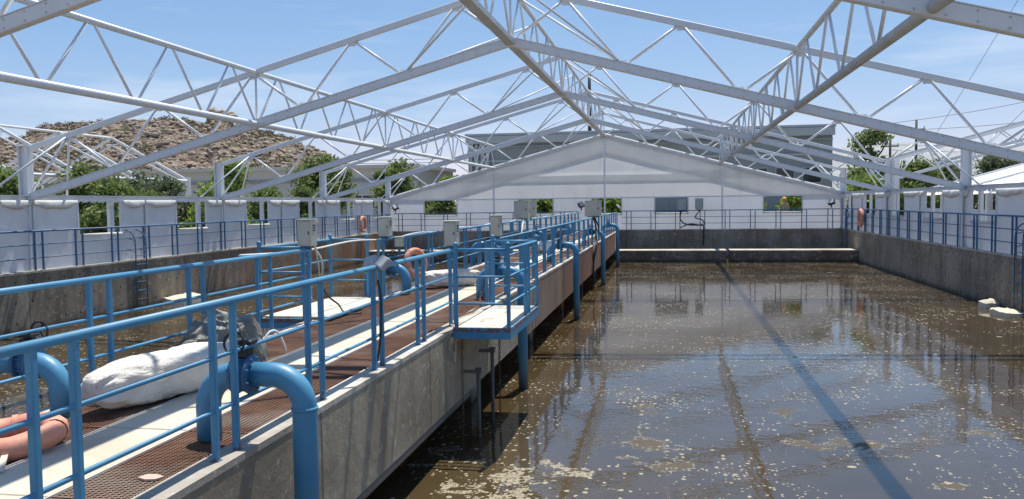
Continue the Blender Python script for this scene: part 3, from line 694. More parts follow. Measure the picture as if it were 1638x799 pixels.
for k, (x, lb) in enumerate(((-2.8, 'black cable bundle hanging below the big far right cabinet, left strand'), (-2.9, 'black cable bundle hanging below the big far right cabinet, right strand'))):
    cable('cable', lb, [(-2.9, 33.5 - .3 * k, -.62), (x + .1, 33.3, -1.0), (-2.75 + .1 * k, 32.6 - .5 * k, -1.5), (-2.8, 31.9, -2.0 - .4 * k), (-2.8, 32.3, -3.0)], .03, M['rubber'])

# ------------------------------------------------------------------ cabinets, floodlights, rings
def cabinet(label, loc, w_, d_, h, mat, rz=0, vents='side', post=0):
    t = thing('control_cabinet', label, 'cabinet', loc, rz)
    m = MB(); m.box(-w_ / 2, w_ / 2, -d_ / 2, d_ / 2, 0, h, .008); m.build('case', mat, t)
    m = MB(); m.box(-w_ / 2 - .015, w_ / 2 + .015, -d_ / 2 - .02, d_ / 2 + .015, h, h + .018, .004); m.build('lid', mat, t)
    m = MB(); m.box(-w_ / 2 + .015, w_ / 2 - .015, -d_ / 2 - .012, -d_ / 2 - .001, .02, h - .02, .003); dr = m.build('door', mat, t)
    m = MB(); m.box(w_ * .32, w_ * .38, -d_ / 2 - .024, -d_ / 2 - .012, h * .45, h * .58); m.build('handle', M['black'], dr)
    m = MB()
    for k in range(2):
        for j in range(5 if h > .5 else 3):
            z = h * (.58 if h < .5 else .35) + j * .035; y = -d_ * .18 + k * d_ * .22
            m.box(w_ / 2 + .001, w_ / 2 + .005, y, y + d_ * .14, z, z + .018)
    m.build('vent', M['black'], t)
    m = MB(); m.box(-w_ * .35, w_ * .35, -d_ * .35, d_ * .35, -.03, 0); m.bar((0, 0, -.03), (0, 0, -.16), .05, .05, (0, 1, 0)); m.build('mount', M['blue_dark'], t)
    return t
cabinet('beige control cabinet on the left railing at the near corner of the left platform', (-5.13, 11.55, -.585), .21, .22, .37, M['cabinet'])
cabinet('beige cabinet on the left railing at the far corner of the left platform', (-5.11, 14.95, -.585), .2, .22, .34, M['cabinet'])
cabinet('beige cabinet on the end of the near right railing beside the right platform', (-2.97, 11.5, -.585), .17, .2, .33, M['cabinet'])
cabinet('narrow beige cabinet on a post behind the right platform', (-2.97, 14.62, -.58), .17, .2, .35, M['cabinet'])
cabinet('large beige cabinet on the left railing, left of a touching pair', (-5.25, 30.6, -.58), .52, .5, .62, M['cabinet'])
cabinet('large beige cabinet on the left railing, right of a touching pair', (-5.15, 31.9, -.54), .42, .45, .6, M['cabinet'])
cabinet('big beige cabinet on the right railing far along the walkway', (-2.93, 33.6, -.58), .62, .5, .6, M['cabinet'])
cabinet('small grey cabinet on the end wall railing, left of two', (.73, YB + .1, -.55), .48, .25, .62, M['grey_box'])
cabinet('small grey cabinet on the end wall railing, right of two', (1.72, YB + .1, -.52), .46, .25, .6, M['grey_box'])
cabinet('tiny beige junction box on the left railing just behind the platform', (-5.0, 15.4, -.80), .17, .1, .17, M['cabinet'], R(20))
cable('cable', 'black cable looping below the left grey cabinet on the end wall', [(.7, YB, -.6), (.65, YB - .02, -1.1), (1.0, YB - .02, -1.4), (1.6, YB - .02, -1.45), (1.95, YB - .03, -1.5), (1.95, YB - .05, -2.6)], .035, M['rubber'])
cable('cable', 'black cable looping below the right grey cabinet on the end wall', [(1.75, YB, -.6), (1.5, YB - .02, -1.0), (1.9, YB - .02, -1.15), (1.95, YB - .02, -1.45), (1.2, YB - .02, -1.38), (.6, YB - .02, -1.6)], .035, M['rubber'])

def floodlight(label, loc, rz, mat, s=1.0, double=False):
    t = thing('floodlight', label, 'lamp', loc, rz)
    m = MB(); m.tube((0, 0, -.02), (0, 0, .1 * s), .018 * s, 8); m.bar((-.13 * s, 0, .1 * s), (.13 * s, 0, .1 * s), .03 * s, .015 * s); m.build('bracket', mat, t)
    for k in ((-.09, .11) if double else (0,)):
        m = MB(); R3 = Matrix.Rotation(R(-38), 3, 'X') @ Matrix.Rotation(R(20 * (1 if k > 0 else -1)), 3, 'Y')
        b = MB(); b.box(-.085 * s, .085 * s, -.03 * s, .03 * s, -.07 * s, .09 * s, .008 * s)
        for j in range(5): b.box(-.08 * s, .08 * s, .03 * s, .05 * s, -.06 * s + j * .03 * s, -.05 * s + j * .03 * s)
        m.add([R3 @ Vector(v) + Vector((k * s, 0, .14 * s)) for v in b.v], b.f); h = m.build('lamp_head', mat, t)
        m = MB(); b = MB(); b.box(-.07 * s, .07 * s, -.034 * s, -.031 * s, -.055 * s, .075 * s); m.add([R3 @ Vector(v) + Vector((k * s, 0, .14 * s)) for v in b.v], b.f); m.build('glass', M['grey_box'], h)
    return t
floodlight('grey twin floodlight clamped to the near right railing post', (-2.95, 8.3, -.72), R(-25), M['grey_box'], .85, True)
floodlight('black floodlight on the end wall railing above the walkway', (-5.1, YB + .1, -.5), R(30), M['black'], 2.1)
floodlight('black floodlight on the end wall railing at the right corner', (9.0, YB + .1, -.5), R(-40), M['black'], 2.1)
floodlight('black floodlight at the far right end of the walkway railing', (-2.85, 48.6, -.6), R(60), M['black'], 1.9)
floodlight('black floodlight in the far left corner of the basins', (-16.6, YB + .05, -.5), R(20), M['black'], 2.1)

def ring(label, loc, rot, Rr=.29, r_=.07):
    t = thing('life_ring', label, 'life ring', loc); t.rotation_euler = rot; t['group'] = 'orange life rings'
    m = MB(); m.torus((0, 0, 0), Rr, r_, None, 40, 14)
    for i, v in enumerate(m.v):
        d = mnoise.noise(Vector(v) * 9 + Vector(loc)) * .010; n_ = Vector((v[0], v[1], 0)).normalized() * Rr; w2 = (Vector(v) - n_).normalized(); m.v[i] = tuple(Vector(v) + w2 * d)
    m.build('ring_body', M['orange'], t)
    for k in range(4):
        m = MB(); a = math.pi / 2 * k + .5; P = []
        for j in range(17):
            q = 2 * math.pi * j / 16; P.append(((Rr + (r_ + .004) * math.cos(q)) * math.cos(a), (Rr + (r_ + .004) * math.cos(q)) * math.sin(a), (r_ + .004) * math.sin(q)))
        for da in (-.05, .05): pass
        vs = []; fs = []
        for da in (-.07, .07):
            for j in range(16):
                q = 2 * math.pi * j / 16; rr = Rr + (r_ + .006) * math.cos(q); vs.append((rr * math.cos(a + da), rr * math.sin(a + da), (r_ + .006) * math.sin(q)))
        for j in range(16): fs.append((j, (j + 1) % 16, 16 + (j + 1) % 16, 16 + j))
        m.add(vs, fs, True); m.build('band', M['ring_band'], t)
    return t
M['ring_band'] = simple('faded_ring_band', (.66, .30, .2), (.74, .40, .28), 9, .6)
ring('faded orange life ring lying flat on the deck in the near left corner', (-4.6, 5.2, ZT + .06), (R(5), R(-4), 0), .30, .085)
ring('orange life ring standing upright on the walkway by the second left pipe', (-4.93, 16.2, ZT + .52), (R(82), 0, R(60)), .235, .065)
ring('orange life ring hung on the far left basin railing', (XL + .06, 45.3, -1.1), (0, R(90), 0), .38, .09)
ring('orange life ring hung on the right basin railing near the far corner', (XR - .08, 45.3, -1.0), (0, R(90), 0), .38, .09)
m = MB(); m.box(-.02, .02, -.2, .2, -.006, .006); o = m.build('wooden_stick', M['board']); o.location = (-4.33, 4.85, ZT + .03); o.rotation_euler = (R(8), 0, R(35)); tag(o, 'short white stick lying at the edge of the flat orange ring', 'stick')

# ------------------------------------------------------------------ sacks and tarpaulin heap
def sack(label, loc, rz, Ls, wd, ht, seed):
    n, k = 46, 40; vs = []; fs = []
    for i in range(n + 1):
        q = i / n; x = (q - .5) * Ls
        env = min(1, (math.sin(math.pi * min(max(q, .004), .996))) ** .22)
        env *= 1 + .03 * math.sin(q * 7 + seed)
        for j in range(k):
            a = 2 * math.pi * j / k; ca, sa = math.cos(a), math.sin(a)
            pe = .60; yy = wd / 2 * abs(ca) ** pe * (1 if ca > 0 else -1) * env; zz = ht / 2 * abs(sa) ** pe * (1 if sa > 0 else -1) * env
            p = Vector((x, yy, zz)); nz = mnoise.fractal(p * 4 + Vector((seed * 7, 0, 0)), 1, 2, 4) * .016
            cr_ = (1 - abs(mnoise.noise(Vector((x * 3, a * 1.4, seed)))) * 2) ** 3 * .022 + (1 - abs(mnoise.noise(Vector((x * 7 + a, a * 2.5, seed + 3)))) * 2.2) ** 3 * .010
            endw = max(0, 1 - min(q, 1 - q) * 7); nz += endw * .035 * math.sin(a * 9 + seed + 3 * q)
            sc = 1 + (nz - max(0, cr_)) / (wd / 2)
            vs.append((x + endw * .02 * math.sin(a * 3), yy * sc, max(-ht / 2, zz * sc) + ht / 2))
    for i in range(n):
        for j in range(k): j2 = (j + 1) % k; fs.append((i * k + j, i * k + j2, (i + 1) * k + j2, (i + 1) * k + j))
    fs.append(tuple(range(k))[::-1]); fs.append(tuple(n * k + j for j in range(k)))
    m = MB(); m.add(vs, fs, True); o = m.build('sack', M['sack']); o.location = loc; o.rotation_euler = (0, 0, rz)
    return tag(o, label, 'sack', 'white sacks lying on the walkway')
sack('long white woven sack lying on the near left grating beside the grey tarpaulin', (-4.44, 6.92, ZT - .015), R(80), 1.75, .50, .42, 1)
sack('white sack lying across the walkway behind the second left pipe', (-4.38, 16.75, ZT - .01), R(38), 1.35, .42, .36, 2)
sack('white sack far along the walkway near the fourth right pipe', (-4.1, 28.5, ZT - .01), R(75), 1.3, .5, .4, 3)
sack('pale sack farthest along the walkway before the big cabinet', (-4.3, 21.5, ZT - .01), R(80), 1.0, .4, .3, 5)
def heap():
    n, k = 150, 80; vs = []; fs = []
    for i in range(n):
        a = 2 * math.pi * i / n
        for j in range(k + 1):
            b_ = math.pi / 2 * j / k * 1.0; d = Vector((math.cos(a) * math.cos(b_), math.sin(a) * math.cos(b_), math.sin(b_)))
            # ellipsoid with a low tongue towards the near end and a shoulder at the far end
            rx, ry, rz = .37, .72, .58
            r_ = 1 / math.sqrt((d.x / rx) ** 2 + (d.y / ry) ** 2 + (d.z / rz) ** 2)
            near = max(0, -d.y); r_ *= 1 + .28 * near * (1 - d.z) - .22 * max(0, -d.y) * d.z + .10 * max(0, d.y) * d.z
            p = d * 1.0; q = Vector((p.x * .9 + p.z * .5, p.y * 1.25 + p.z * .9 + 3.3, p.z * 1.1 - p.x * .6)); wv = Vector((mnoise.noise(q * 1.1), mnoise.noise(q * 1.1 + Vector((7, 0, 0))), mnoise.noise(q + Vector((0, 5, 0))))) * .7
            f = 1 - abs(mnoise.noise((q + wv) * 1.25)) * 2.4; f2 = 1 - abs(mnoise.noise((q + wv) * 2.9 + Vector((9, 0, 0)))) * 2.4; f3 = mnoise.noise((q + wv) * 7)
            r_ += (max(0, f) ** 1.4 * .085 + max(0, f2) ** 1.6 * .04 + f3 * .008 - .045)
            vs.append((d.x * r_, d.y * r_, d.z * r_ + .0))
    for i in range(n):
        i2 = (i + 1) % n
        for j in range(k): fs.append((i * (k + 1) + j, i2 * (k + 1) + j, i2 * (k + 1) + j + 1, i * (k + 1) + j + 1))
    m = MB(); m.add(vs, fs, True); o = m.build('tarpaulin_heap', M['heap']); o.location = (-4.72, 8.35, ZT - .02); o.rotation_euler = (0, 0, R(4))
    return tag(o, 'crumpled dark grey tarpaulin heaped on the left of the walkway behind the white sack', 'tarpaulin')
heap()
cable('hose', 'short white hose loop sticking out of the grey tarpaulin heap', [(-4.5, 8.85, ZT + .12), (-4.47, 8.95, ZT + .24), (-4.42, 9.05, ZT + .24), (-4.38, 9.12, ZT + .1), (-4.36, 9.14, ZT)], .014, M['white_line'], cat='hose')
m = MB(); m.prism([(.0, -.05), (.06, -.035), (.085, .02), (.02, .055), (-.05, .05), (-.07, -.02)], 0, .012); o = m.build('cardboard_scrap', simple('pinkish_card', (.50, .36, .29), (.58, .44, .36), 8, .9)); o.location = (-3.2, 4.75, ZT - .015); tag(o, 'small pale scrap lying on the near right grating', 'scrap')

# ------------------------------------------------------------------ ladders and foam floats in the basins
def ladder(label, x, y, s):
    t = thing('tank_ladder', label, 'ladder', (x, y, ZT))
    for dy in (-.28, .28):
        P = [(0, dy, -1.7), (0, dy, .1)] + [(-s * .02 - s * .30 * (1 - math.cos(a)) if False else -s * (.32 - .32 * math.cos(a)), dy, .55 + .42 * math.sin(a)) for a in [math.pi / 2 * k / 6 for k in range(7)]]
        P = [(s * .06, dy, -1.7), (s * .06, dy, .55)] + [(s * .06 - s * .34 * (1 - math.cos(a)), dy, .55 + .40 * math.sin(a)) for a in [math.pi / 2 * k / 6 for k in range(1, 7)]]
        m = MB(); m.path(P, .02, 10); m.build('rail', M['blue_dark'], t)
        for z in (.25, .62): m = MB(); m.tube((s * .06, dy, z), (-s * .28, dy, z + .1), .013, 8); m.build('brace', M['blue_dark'], t)
    for k in range(7):
        m = MB(); m.tube((s * .06, -.28, -1.55 + k * .28), (s * .06, .28, -1.55 + k * .28), .013, 8); m.build('rung', M['blue_dark'], t)
    return t
ladder('dark blue ladder with curved handles on the left basin wall', XL, 24.9, 1)
ladder('blue ladder with curved handles at the right picture edge on the right wall', XR, 25.6, -1)
ladder('blue ladder in the far right corner of the wide basin', XR, 48.9, -1)
def slab(label, loc, L_, W_, H_, rz, seed):
    m = MB(); n = 22; vs = []
    rndp = lambda x, y: mnoise.noise(Vector((x * 3, y * 3, seed)))
    for i in range(n):
        a = 2 * math.pi * i / n; rr = 1 + .18 * mnoise.noise(Vector((math.cos(a) * 1.6, math.sin(a) * 1.6, seed)))
        vs.append((L_ / 2 * rr * abs(math.cos(a)) ** .6 * (1 if math.cos(a) > 0 else -1), W_ / 2 * rr * abs(math.sin(a)) ** .6 * (1 if math.sin(a) > 0 else -1)))
    allv = [(x, y, 0) for x, y in vs] + [(x * .97, y * .97, H_ * (.85 + .25 * rndp(x, y))) for x, y in vs] + [(x * .5, y * .5, H_ * (1.1 + .3 * rndp(x + 3, y))) for x, y in vs] + [(0, 0, H_ * 1.2)]
    fs = []
    for r_ in range(2):
        for i in range(n): j = (i + 1) % n; fs.append((r_ * n + i, r_ * n + j, (r_ + 1) * n + j, (r_ + 1) * n + i))
    for i in range(n): fs.append((2 * n + i, 2 * n + (i + 1) % n, 3 * n))
    m.add(allv, fs); o = m.build('foam_float', M['foam_slab']); o.location = loc; o.rotation_euler = (0, 0, rz); return tag(o, label, 'float')
slab('pale crumbly foam float against the left basin wall below the ladder', (XL + .5, 26.6, ZW - .05), 1.6, .8, .30, R(80), 1)
slab('flat pale foam float against the right wall near the picture edge', (XR - .33, 25.6, ZW - .04), 1.3, .6, .17, R(95), 4)
slab('small broken foam lump against the right wall beyond the flat float', (XR - .28, 27.1, ZW - .04), .5, .4, .25, R(20), 7)

# ------------------------------------------------------------------ roof frames
SL = (3.88 - ZE) / 13.45; HT = 1.32
def zb(x): return 3.88 - SL * abs(x - XRI)
def frame(Y, label):
    t = thing('roof_frame', label, 'roof frame', (XRI, Y, ZG), 0, 'white steel roof frames across the basins')
    o = Vector((XRI, Y, ZG)); P = lambda x, z, dy=0: Vector((x - o.x, dy, z - o.z))
    for s, xe in ((-1, XRI - 13.45), (1, XRI + 13.45)):
        n = 'rafter_chord'
        m = MB(); m.bar(P(xe, zb(xe)), P(XRI - s * 0, 3.88), .15, .205, c=.012)
        m.bar(P(xe, zb(xe) + .107), P(XRI, 3.88 + .107), .18, .012)
        m.build('bottom_chord', M['steel'], t)
        m = MB(); m.bar(P(xe, zb(xe) + HT), P(XRI, 3.88 + HT), .12, .15, c=.012); m.build('top_chord', M['steel'], t)
        # columns: two flanges and a web
        xc = xe + s * .02; m = MB(); z0, z1 = ZG, ZE + HT + .09
        m.bar(P(xc - .13, z0), P(xc - .13, z1), .03, .24, (0, 1, 0)); m.bar(P(xc + .13, z0), P(xc + .13, z1), .03, .24, (0, 1, 0)); m.bar(P(xc, z0), P(xc, z1 - .01), .226, .02, (0, 1, 0))
        m.box(P(xc, 0).x - .17, P(xc, 0).x + .17, -.14, .14, P(0, ZE - .1).z, P(0, ZE - .07).z)
        m.box(P(xc, 0).x - .15, P(xc, 0).x + .15, -.13, .13, P(0, z1).z, P(0, z1 + .02).z)
        m.build('column', M['steel'], t)
        for k in range(10):
            xa = XRI + s * 1.345 * k; xb = XRI + s * 1.345 * (k + 1)
            if k % 2 == 0: a, b_ = P(xa, zb(xa)), P(xb, zb(xb) + HT)
            else: a, b_ = P(xa, zb(xa) + HT), P(xb, zb(xb))
            m = MB(); m.tube(a, b_, .036, 8); m.build('web_bar', M['steel'], t)
        # raking braces to the ridge truss and to the eave beam
        xn = XRI + s * 2.69
        for dy in ((-1.5, 4.4) if s < 0 else (-1.5, 1.2)):
            if Y + dy < YF[-1] and Y + dy > YF[0]:
                m = MB(); m.tube(P(xn, zb(xn) + .08), P(XRI, 3.88 + HT, dy), .03, 8); m.build('ridge_brace', M['steel'], t)
        m = MB()
        for k in range(1, 10):
            xa = XRI + s * 1.345 * k; z0_ = zb(xa) + (.0 if k % 2 == 0 else HT)
            sg = 1 if k % 2 == 0 else -1; q = P(xa, z0_)
            m.box(q.x - .09, q.x + .09, -.006, .006, *sorted((q.z + sg * .07, q.z + sg * .165)))
        m.build('gusset_plates', M['steel'], t)
        if 5 < Y < 32:
            m = MB(); x = .5
            while x < 13.2:
                for dz in (-.06, .06):
                    q = P(XRI + s * x, zb(XRI + s * x) + dz); m.box(q.x - .011, q.x + .011, -.083, -.0745, q.z - .011, q.z + .011)
                x += .33
            m.build('bolt_heads', M['steel_ridge'], t)
        xn = XRI + s * 12.1
        for dy in (-1.55, 1.55):
            if YF[0] < Y + dy < YF[-1]:
                m = MB(); m.tube(P(xn, zb(xn) + HT), P(xe, ZE + .02, dy), .03, 8); m.build('eave_brace', M['steel'], t)
    return t
fl = ['roof frame directly over the viewer, nearest of all', 'nearest roof frame in view, crossing only the top picture corners', 'large roof frame with its left column at the left picture edge', 'third roof frame in view, its left column above the second blue post pair', 'fourth roof frame in view, just before the gable', 'farthest roof frame, carrying the white gable fabric']
fl[3] = 'third roof frame in view, midway along the basins'
for y, lb in zip(YF, fl): frame(y, lb)

def long_truss(name, label, x, ridge=False):
    y0, y1 = YF[0] + .1, YF[-1] - .1; zz = zb(x)
    t = thing(name, label, 'roof truss', (x, y0, zz)); Ln = y1 - y0
    m = MB()
    if ridge: m.bar((0, 0, -.02), (0, Ln, -.02), .24, .13, c=.01)
    else: m.tube((0, 0, 0), (0, Ln, 0), .078, 12)
    m.build('bottom_chord', M['steel_ridge'] if (ridge or x > 0) else M['steel'], t)
    m = MB(); m.tube((0, 0, HT), (0, Ln, HT), .062, 12); m.build('top_chord', M['steel'], t)
    for k in range(5):
        ya = YF[k] - y0; bay = YF[k + 1] - YF[k]
        for j in range(4):
            b0 = ya + bay * j / 4; b1 = ya + bay * (j + 1) / 4; c = (b0 + b1) / 2
            for a, b_ in (((b0 + .05), c - .07), ((b1 - .05), c + .07)):
                m = MB(); m.tube((0, max(a, 0), 0), (0, b_, HT), .029, 8); m.build('web_bar', M['steel'], t)
        if k: m = MB(); m.tube((0, ya, 0), (0, ya, HT), .029, 8); m.build('web_post', M['steel'], t)
    return t
long_truss('ridge_truss', 'lattice truss running along the ridge down to the gable tip', XRI, True)
long_truss('purlin_truss', 'lattice truss running lengthwise at mid slope on the left', XML)
long_truss('purlin_truss', 'lattice truss running lengthwise at mid slope over the wide right basin', XMR)
def eave(label, x):
    t = thing('eave_beam', label, 'beam', (x, .2, ZE)); Ln = 50.9
    m = MB(); m.box(-.09, .09, 0, Ln, -.085, -.065); m.box(-.09, .09, 0, Ln, .065, .085); m.box(-.02, .02, 0, Ln, -.064, .064); m.build('flange_beam', M['steel'], t)
    m = MB(); k = 0; s = 1 if x < 0 else -1
    y = .1
    while y < Ln: m.box(s * .05 - .012, s * .05 + .012, y, y + .2, -.125, -.088); y += .36
    m.build('fabric_track', M['steel'], t)
eave('white eave beam along the top of the left fabric wall', XEL + .05)
eave('white eave beam along the top of the right fabric wall', XER - .02)

# ------------------------------------------------------------------ fabric side walls
def side_wall(label, x, s, off, wl):
    """s=+1: left wall (faces +X)"""
    t = thing('fabric_wall', label, 'fabric wall', (x, YF[0], ZG))
    Z0, Z1 = .03, ZE - .11 - ZG; zs = -.80 - ZG
    mods = []
    for k in range(5):
        b = (YF[k + 1] - YF[k]) / 2; mods += [(YF[k], YF[k] + b), (YF[k] + b, YF[k + 1])]
    rnd = random.Random(int(abs(x) * 10))
    def sheet(ya, yb, z0, z1, nm='panel'):
        n = max(4, int((yb - ya) / .12)); vs = []; fs = []; kz = 8
        for i in range(n + 1):
            yy = ya + (yb - ya) * i / n
            for j in range(kz + 1):
                zz = z0 + (z1 - z0) * j / kz
                vs.append((s * (.02 * mnoise.noise(Vector((yy * 1.3, zz * .8, x))) + .012 * mnoise.noise(Vector((yy * 4, zz, x + 4)))), yy - YF[0], zz))
        for i in range(n):
            for j in range(kz): a = i * (kz + 1) + j; fs.append((a, a + kz + 1, a + kz + 2, a + 1) if s < 0 else (a, a + 1, a + kz + 2, a + kz + 1))
        m = MB(); m.add(vs, fs, True); return m.build(nm, M['tarp'], t)
    for i, (ya, yb) in enumerate(mods):
        w0, w1 = ya + off, ya + off + wl
        sheet(ya + .02, w0, Z0, Z1); sheet(w1, yb - .02, Z0, Z1); sheet(w0 + .002, w1 - .002, Z0, zs)
        m = MB()
        for yy in (w0, w1): m.box(-.03, .03, yy - YF[0] - .03, yy - YF[0] + .03, zs - .02, Z1 + .02)
        m.box(-s * .2 - .05, -s * .2 + .05, w1 - YF[0] - .32, w1 - YF[0] - .10, 0, Z1 + .05)
        m.build('window_frame', M['steel'], t)
        m = MB(); m.tube((s * .05, w0 - YF[0] + .05, zs), (s * .05, w1 - YF[0] - .05, zs - .01), .045, 8)
        m.build('rolled_fabric', M['flap'], t)
        for yy in (ya,):
            m = MB(); m.box(s * .03 - .012, s * .03 + .012, yy - YF[0] - .025, yy - YF[0] + .025, 0, Z1); m.build('seam_strip', M['grey_box'], t)
        # loose cloth edges flopping out under the eave beam
        for (fa, fb) in ((ya + .05, ya + off - .1 * rnd.random()), (ya + off + wl + .1, yb - .05)):
            n = 26; vs = []; fs = []
            for q in range(n + 1):
                e = q / n; yy = fa + (fb - fa) * e; drop = .03 + .17 * max(0, math.sin(math.pi * e)) ** .7 + .07 * mnoise.noise(Vector((yy * 2.5, x, 0)))
                bul = .022 + .02 * math.sin(math.pi * e) + .022 * mnoise.noise(Vector((yy * 5, x, 2)))
                for j, (dx, dz) in enumerate(((.0, .05), (.012, .055), (bul, .01), (bul * 1.1, -drop * .5), (.03 + .03 * mnoise.noise(Vector((yy * 4, 7, x))), -drop), (.012, -drop * .8))):
                    vs.append((s * (dx + .055), yy - YF[0], Z1 + dz))
            for q in range(n):
                for j in range(5): a = q * 6 + j; fs.append((a, a + 1, a + 7, a + 6))
            m = MB(); m.add(vs, fs, True); m.build('loose_flap', M['flap'], t)
    return t
side_wall('white fabric wall with open windows along the left side', XEL + .09, 1, 1.85, 2.0)
side_wall('white fabric wall with open windows along the right side', XER - .06, -1, 2.25, 2.15)

# ------------------------------------------------------------------ gable
def gable():
    Y = YF[-1]; t = thing('fabric_gable', 'white fabric gable closing the far end of the roof', 'fabric wall', (XRI, Y, ZG))
    def grid(x0, x1, zf0, zf1, nm, mat, dy=0):
        n = max(6, int((x1 - x0) / .3)); kz = 10; vs = []; fs = []
        for i in range(n + 1):
            x = x0 + (x1 - x0) * i / n
            for j in range(kz + 1):
                a, b_ = zf0(x), zf1(x); z = a + (b_ - a) * j / kz
                vs.append((x - XRI, dy + .03 * mnoise.noise(Vector((x * .7, z * .7, 5))), z - ZG))
        for i in range(n):
            for j in range(kz): a = i * (kz + 1) + j; fs.append((a, a + kz + 1, a + kz + 2, a + 1))
        m = MB(); m.add(vs, fs, True); return m.build(nm, mat, t)
    ze = ZE - .06
    segs = [-17.15, -10.47, XRI, 3.04, 9.7]
    for a, b_ in zip(segs, segs[1:]):
        grid(a + .01, b_ - .01, lambda x: ze, lambda x: max(ze + .01, zb(x) - .05), 'upper_panel', M['gable'], -.02)
    # thin strips added behind the panels to darken a level band and the slopes
    grid(-14.5, 7.0, lambda x: min(1.2, zb(x) - .2), lambda x: min(1.75, zb(x) - .12), 'darkening_band', M['gable_thin'], .05)
    for a, b_ in ((-17.0, XRI - .05), (XRI + .05, 9.5)): grid(a, b_, lambda x: max(ze + .02, zb(x) - .95), lambda x: max(ze + .03, zb(x) - .1), 'darkening_slope_band', M['gable_thin'], .09)
    wins = [(-14.9, -12.8), (-9.0, -6.85), (-4.55, -2.75), (-.82, 1.1), (5.35, 7.5)]
    zs = -.75; edges = [-17.15]
    for a, b_ in wins: edges += [a, b_]
    edges += [9.7]
    for i in range(0, len(edges), 2): grid(edges[i], edges[i + 1], lambda x: ZG + .02, lambda x: ze - .03, 'lower_panel', M['tarp'], -.02)
    for a, b_ in wins:
        grid(a + .002, b_ - .002, lambda x: ZG + .02, lambda x: zs, 'lower_panel', M['tarp'], -.02)
        m = MB(); 
        for x in (a, b_): m.box(x - XRI - .03, x - XRI + .03, -.06, .0, zs - ZG, ze - ZG)
        m.tube((a - XRI, -.08, zs - ZG), (b_ - XRI, -.08, zs - ZG - .01), .05, 8); m.build('window_frame', M['flap'], t)
    m = MB(); m.box(-13.3, 13.3, -.09, -.03, ze - ZG - .05, ze - ZG + .02); m.build('sill_beam', M['steel'], t)
    for x in (-10.47, XRI, 3.04):
        m = MB(); m.box(x - XRI - .05, x - XRI + .05, -.16, -.095, 0, zb(x) - ZG - .1); m.build('gable_post', M['steel'], t)
    # ragged fabric edge pulled over the rafters
    for s in (-1, 1):
        n = 120; vs = []; fs = []
        for q in range(n + 1):
            x = XRI + s * 13.4 * q / n; z = zb(x) + .13
            wv = mnoise.noise(Vector((x * 1.7, s, 0))) * (.07 if s > 0 else .02)
            for dy, dz in ((-.14, -.20 + wv), (-.17, -.10 + wv * .5), (-.12, .03), (.12, .03), (.14, -.16)): vs.append((x - XRI, dy, z + dz - ZG))
        for q in range(n):
            for j in range(4): a = q * 5 + j; fs.append((a, a + 5, a + 6, a + 1) if s > 0 else (a, a + 1, a + 6, a + 5))
        m = MB(); m.add(vs, fs, True); m.build('edge_wrap', M['flap'], t)
gable()

# ------------------------------------------------------------------ buildings beyond
def building(label, cat, x0, x1, y0, y1, zt, mats, extra=None, name='building'):
    t = thing(name, label, cat, ((x0 + x1) / 2, y0, ZG)); cx = (x0 + x1) / 2
    m = MB(); m.box(x0 - cx, x1 - cx, 0, y1 - y0, 0, zt - ZG); m.build('wall', mats[0], t)
    m = MB(); m.box(x0 - cx - .25, x1 - cx + .25, -.3, y1 - y0 + .3, zt - ZG + .003, zt - ZG + .22); m.build('roof', mats[1], t)
    return t
t = building('large grey ribbed warehouse behind the white gable', 'warehouse', -18.9, 14.3, 80, 112, 6.35, (M['clad'], M['clad_light']), name='warehouse')
m = MB(); m.box(-16.75, 16.75, -.42, -.02, 7.35, 8.05); m.build('fascia', M['clad_light'], t)
m = MB(); m.box(-16.6, 16.6, -.12, -.02, 5.6, 5.78); m.build('trim_band', M['clad_light'], t)
m = MB(); m.box(-16.6, 16.6, -.2, -.02, 6.95, 7.1); m.build('gutter', M['bldg_band'], t)
for k in range(4): m = MB(); x = -16.4 + k * .55; m.box(x, x + .22, -.3, -.02, 0, 7.3); m.build('corner_rib', M['clad_light'], t)
for k in range(3):
    x = 9.4 + k * 2.3; m = MB(); m.box(x, x + 1.7, -.1, -.02, 3.1, 4.6); f = m.build('window', M['clad_light'], t); m = MB(); m.box(x + .1, x + 1.6, -.13, -.101, 3.2, 4.5); m.build('pane', M['dark_glass'], f)
def left_building():
    t = thing('building', 'long low pale building at the foot of the rocky hill', 'building', (-45, 78, ZG))
    m = MB(); m.box(-40, 21.5, 0, 14, 0, 5.15); m.build('wall', M['bldg'], t)
    m = MB(); m.box(-40.3, 21.8, -.35, 14.2, 5.153, 5.5); m.build('roof', M['bldg'], t)
    m = MB(); m.box(-40.1, 21.6, -.12, -.01, 3.9, 4.25); m.build('trim_band', M['bldg_band'], t)
    for k in range(9):
        x = -34 + k * 6.1; m = MB(); m.box(x, x + 2.6, -.06, -.01, 1.3, 2.7); f = m.build('window', M['steel'], t)
        m = MB(); m.box(x + .1, x + 1.25, -.09, -.061, 1.4, 2.6); m.box(x + 1.35, x + 2.5, -.09, -.061, 1.4, 2.6); m.build('pane', M['dark_glass'], f)
left_building()

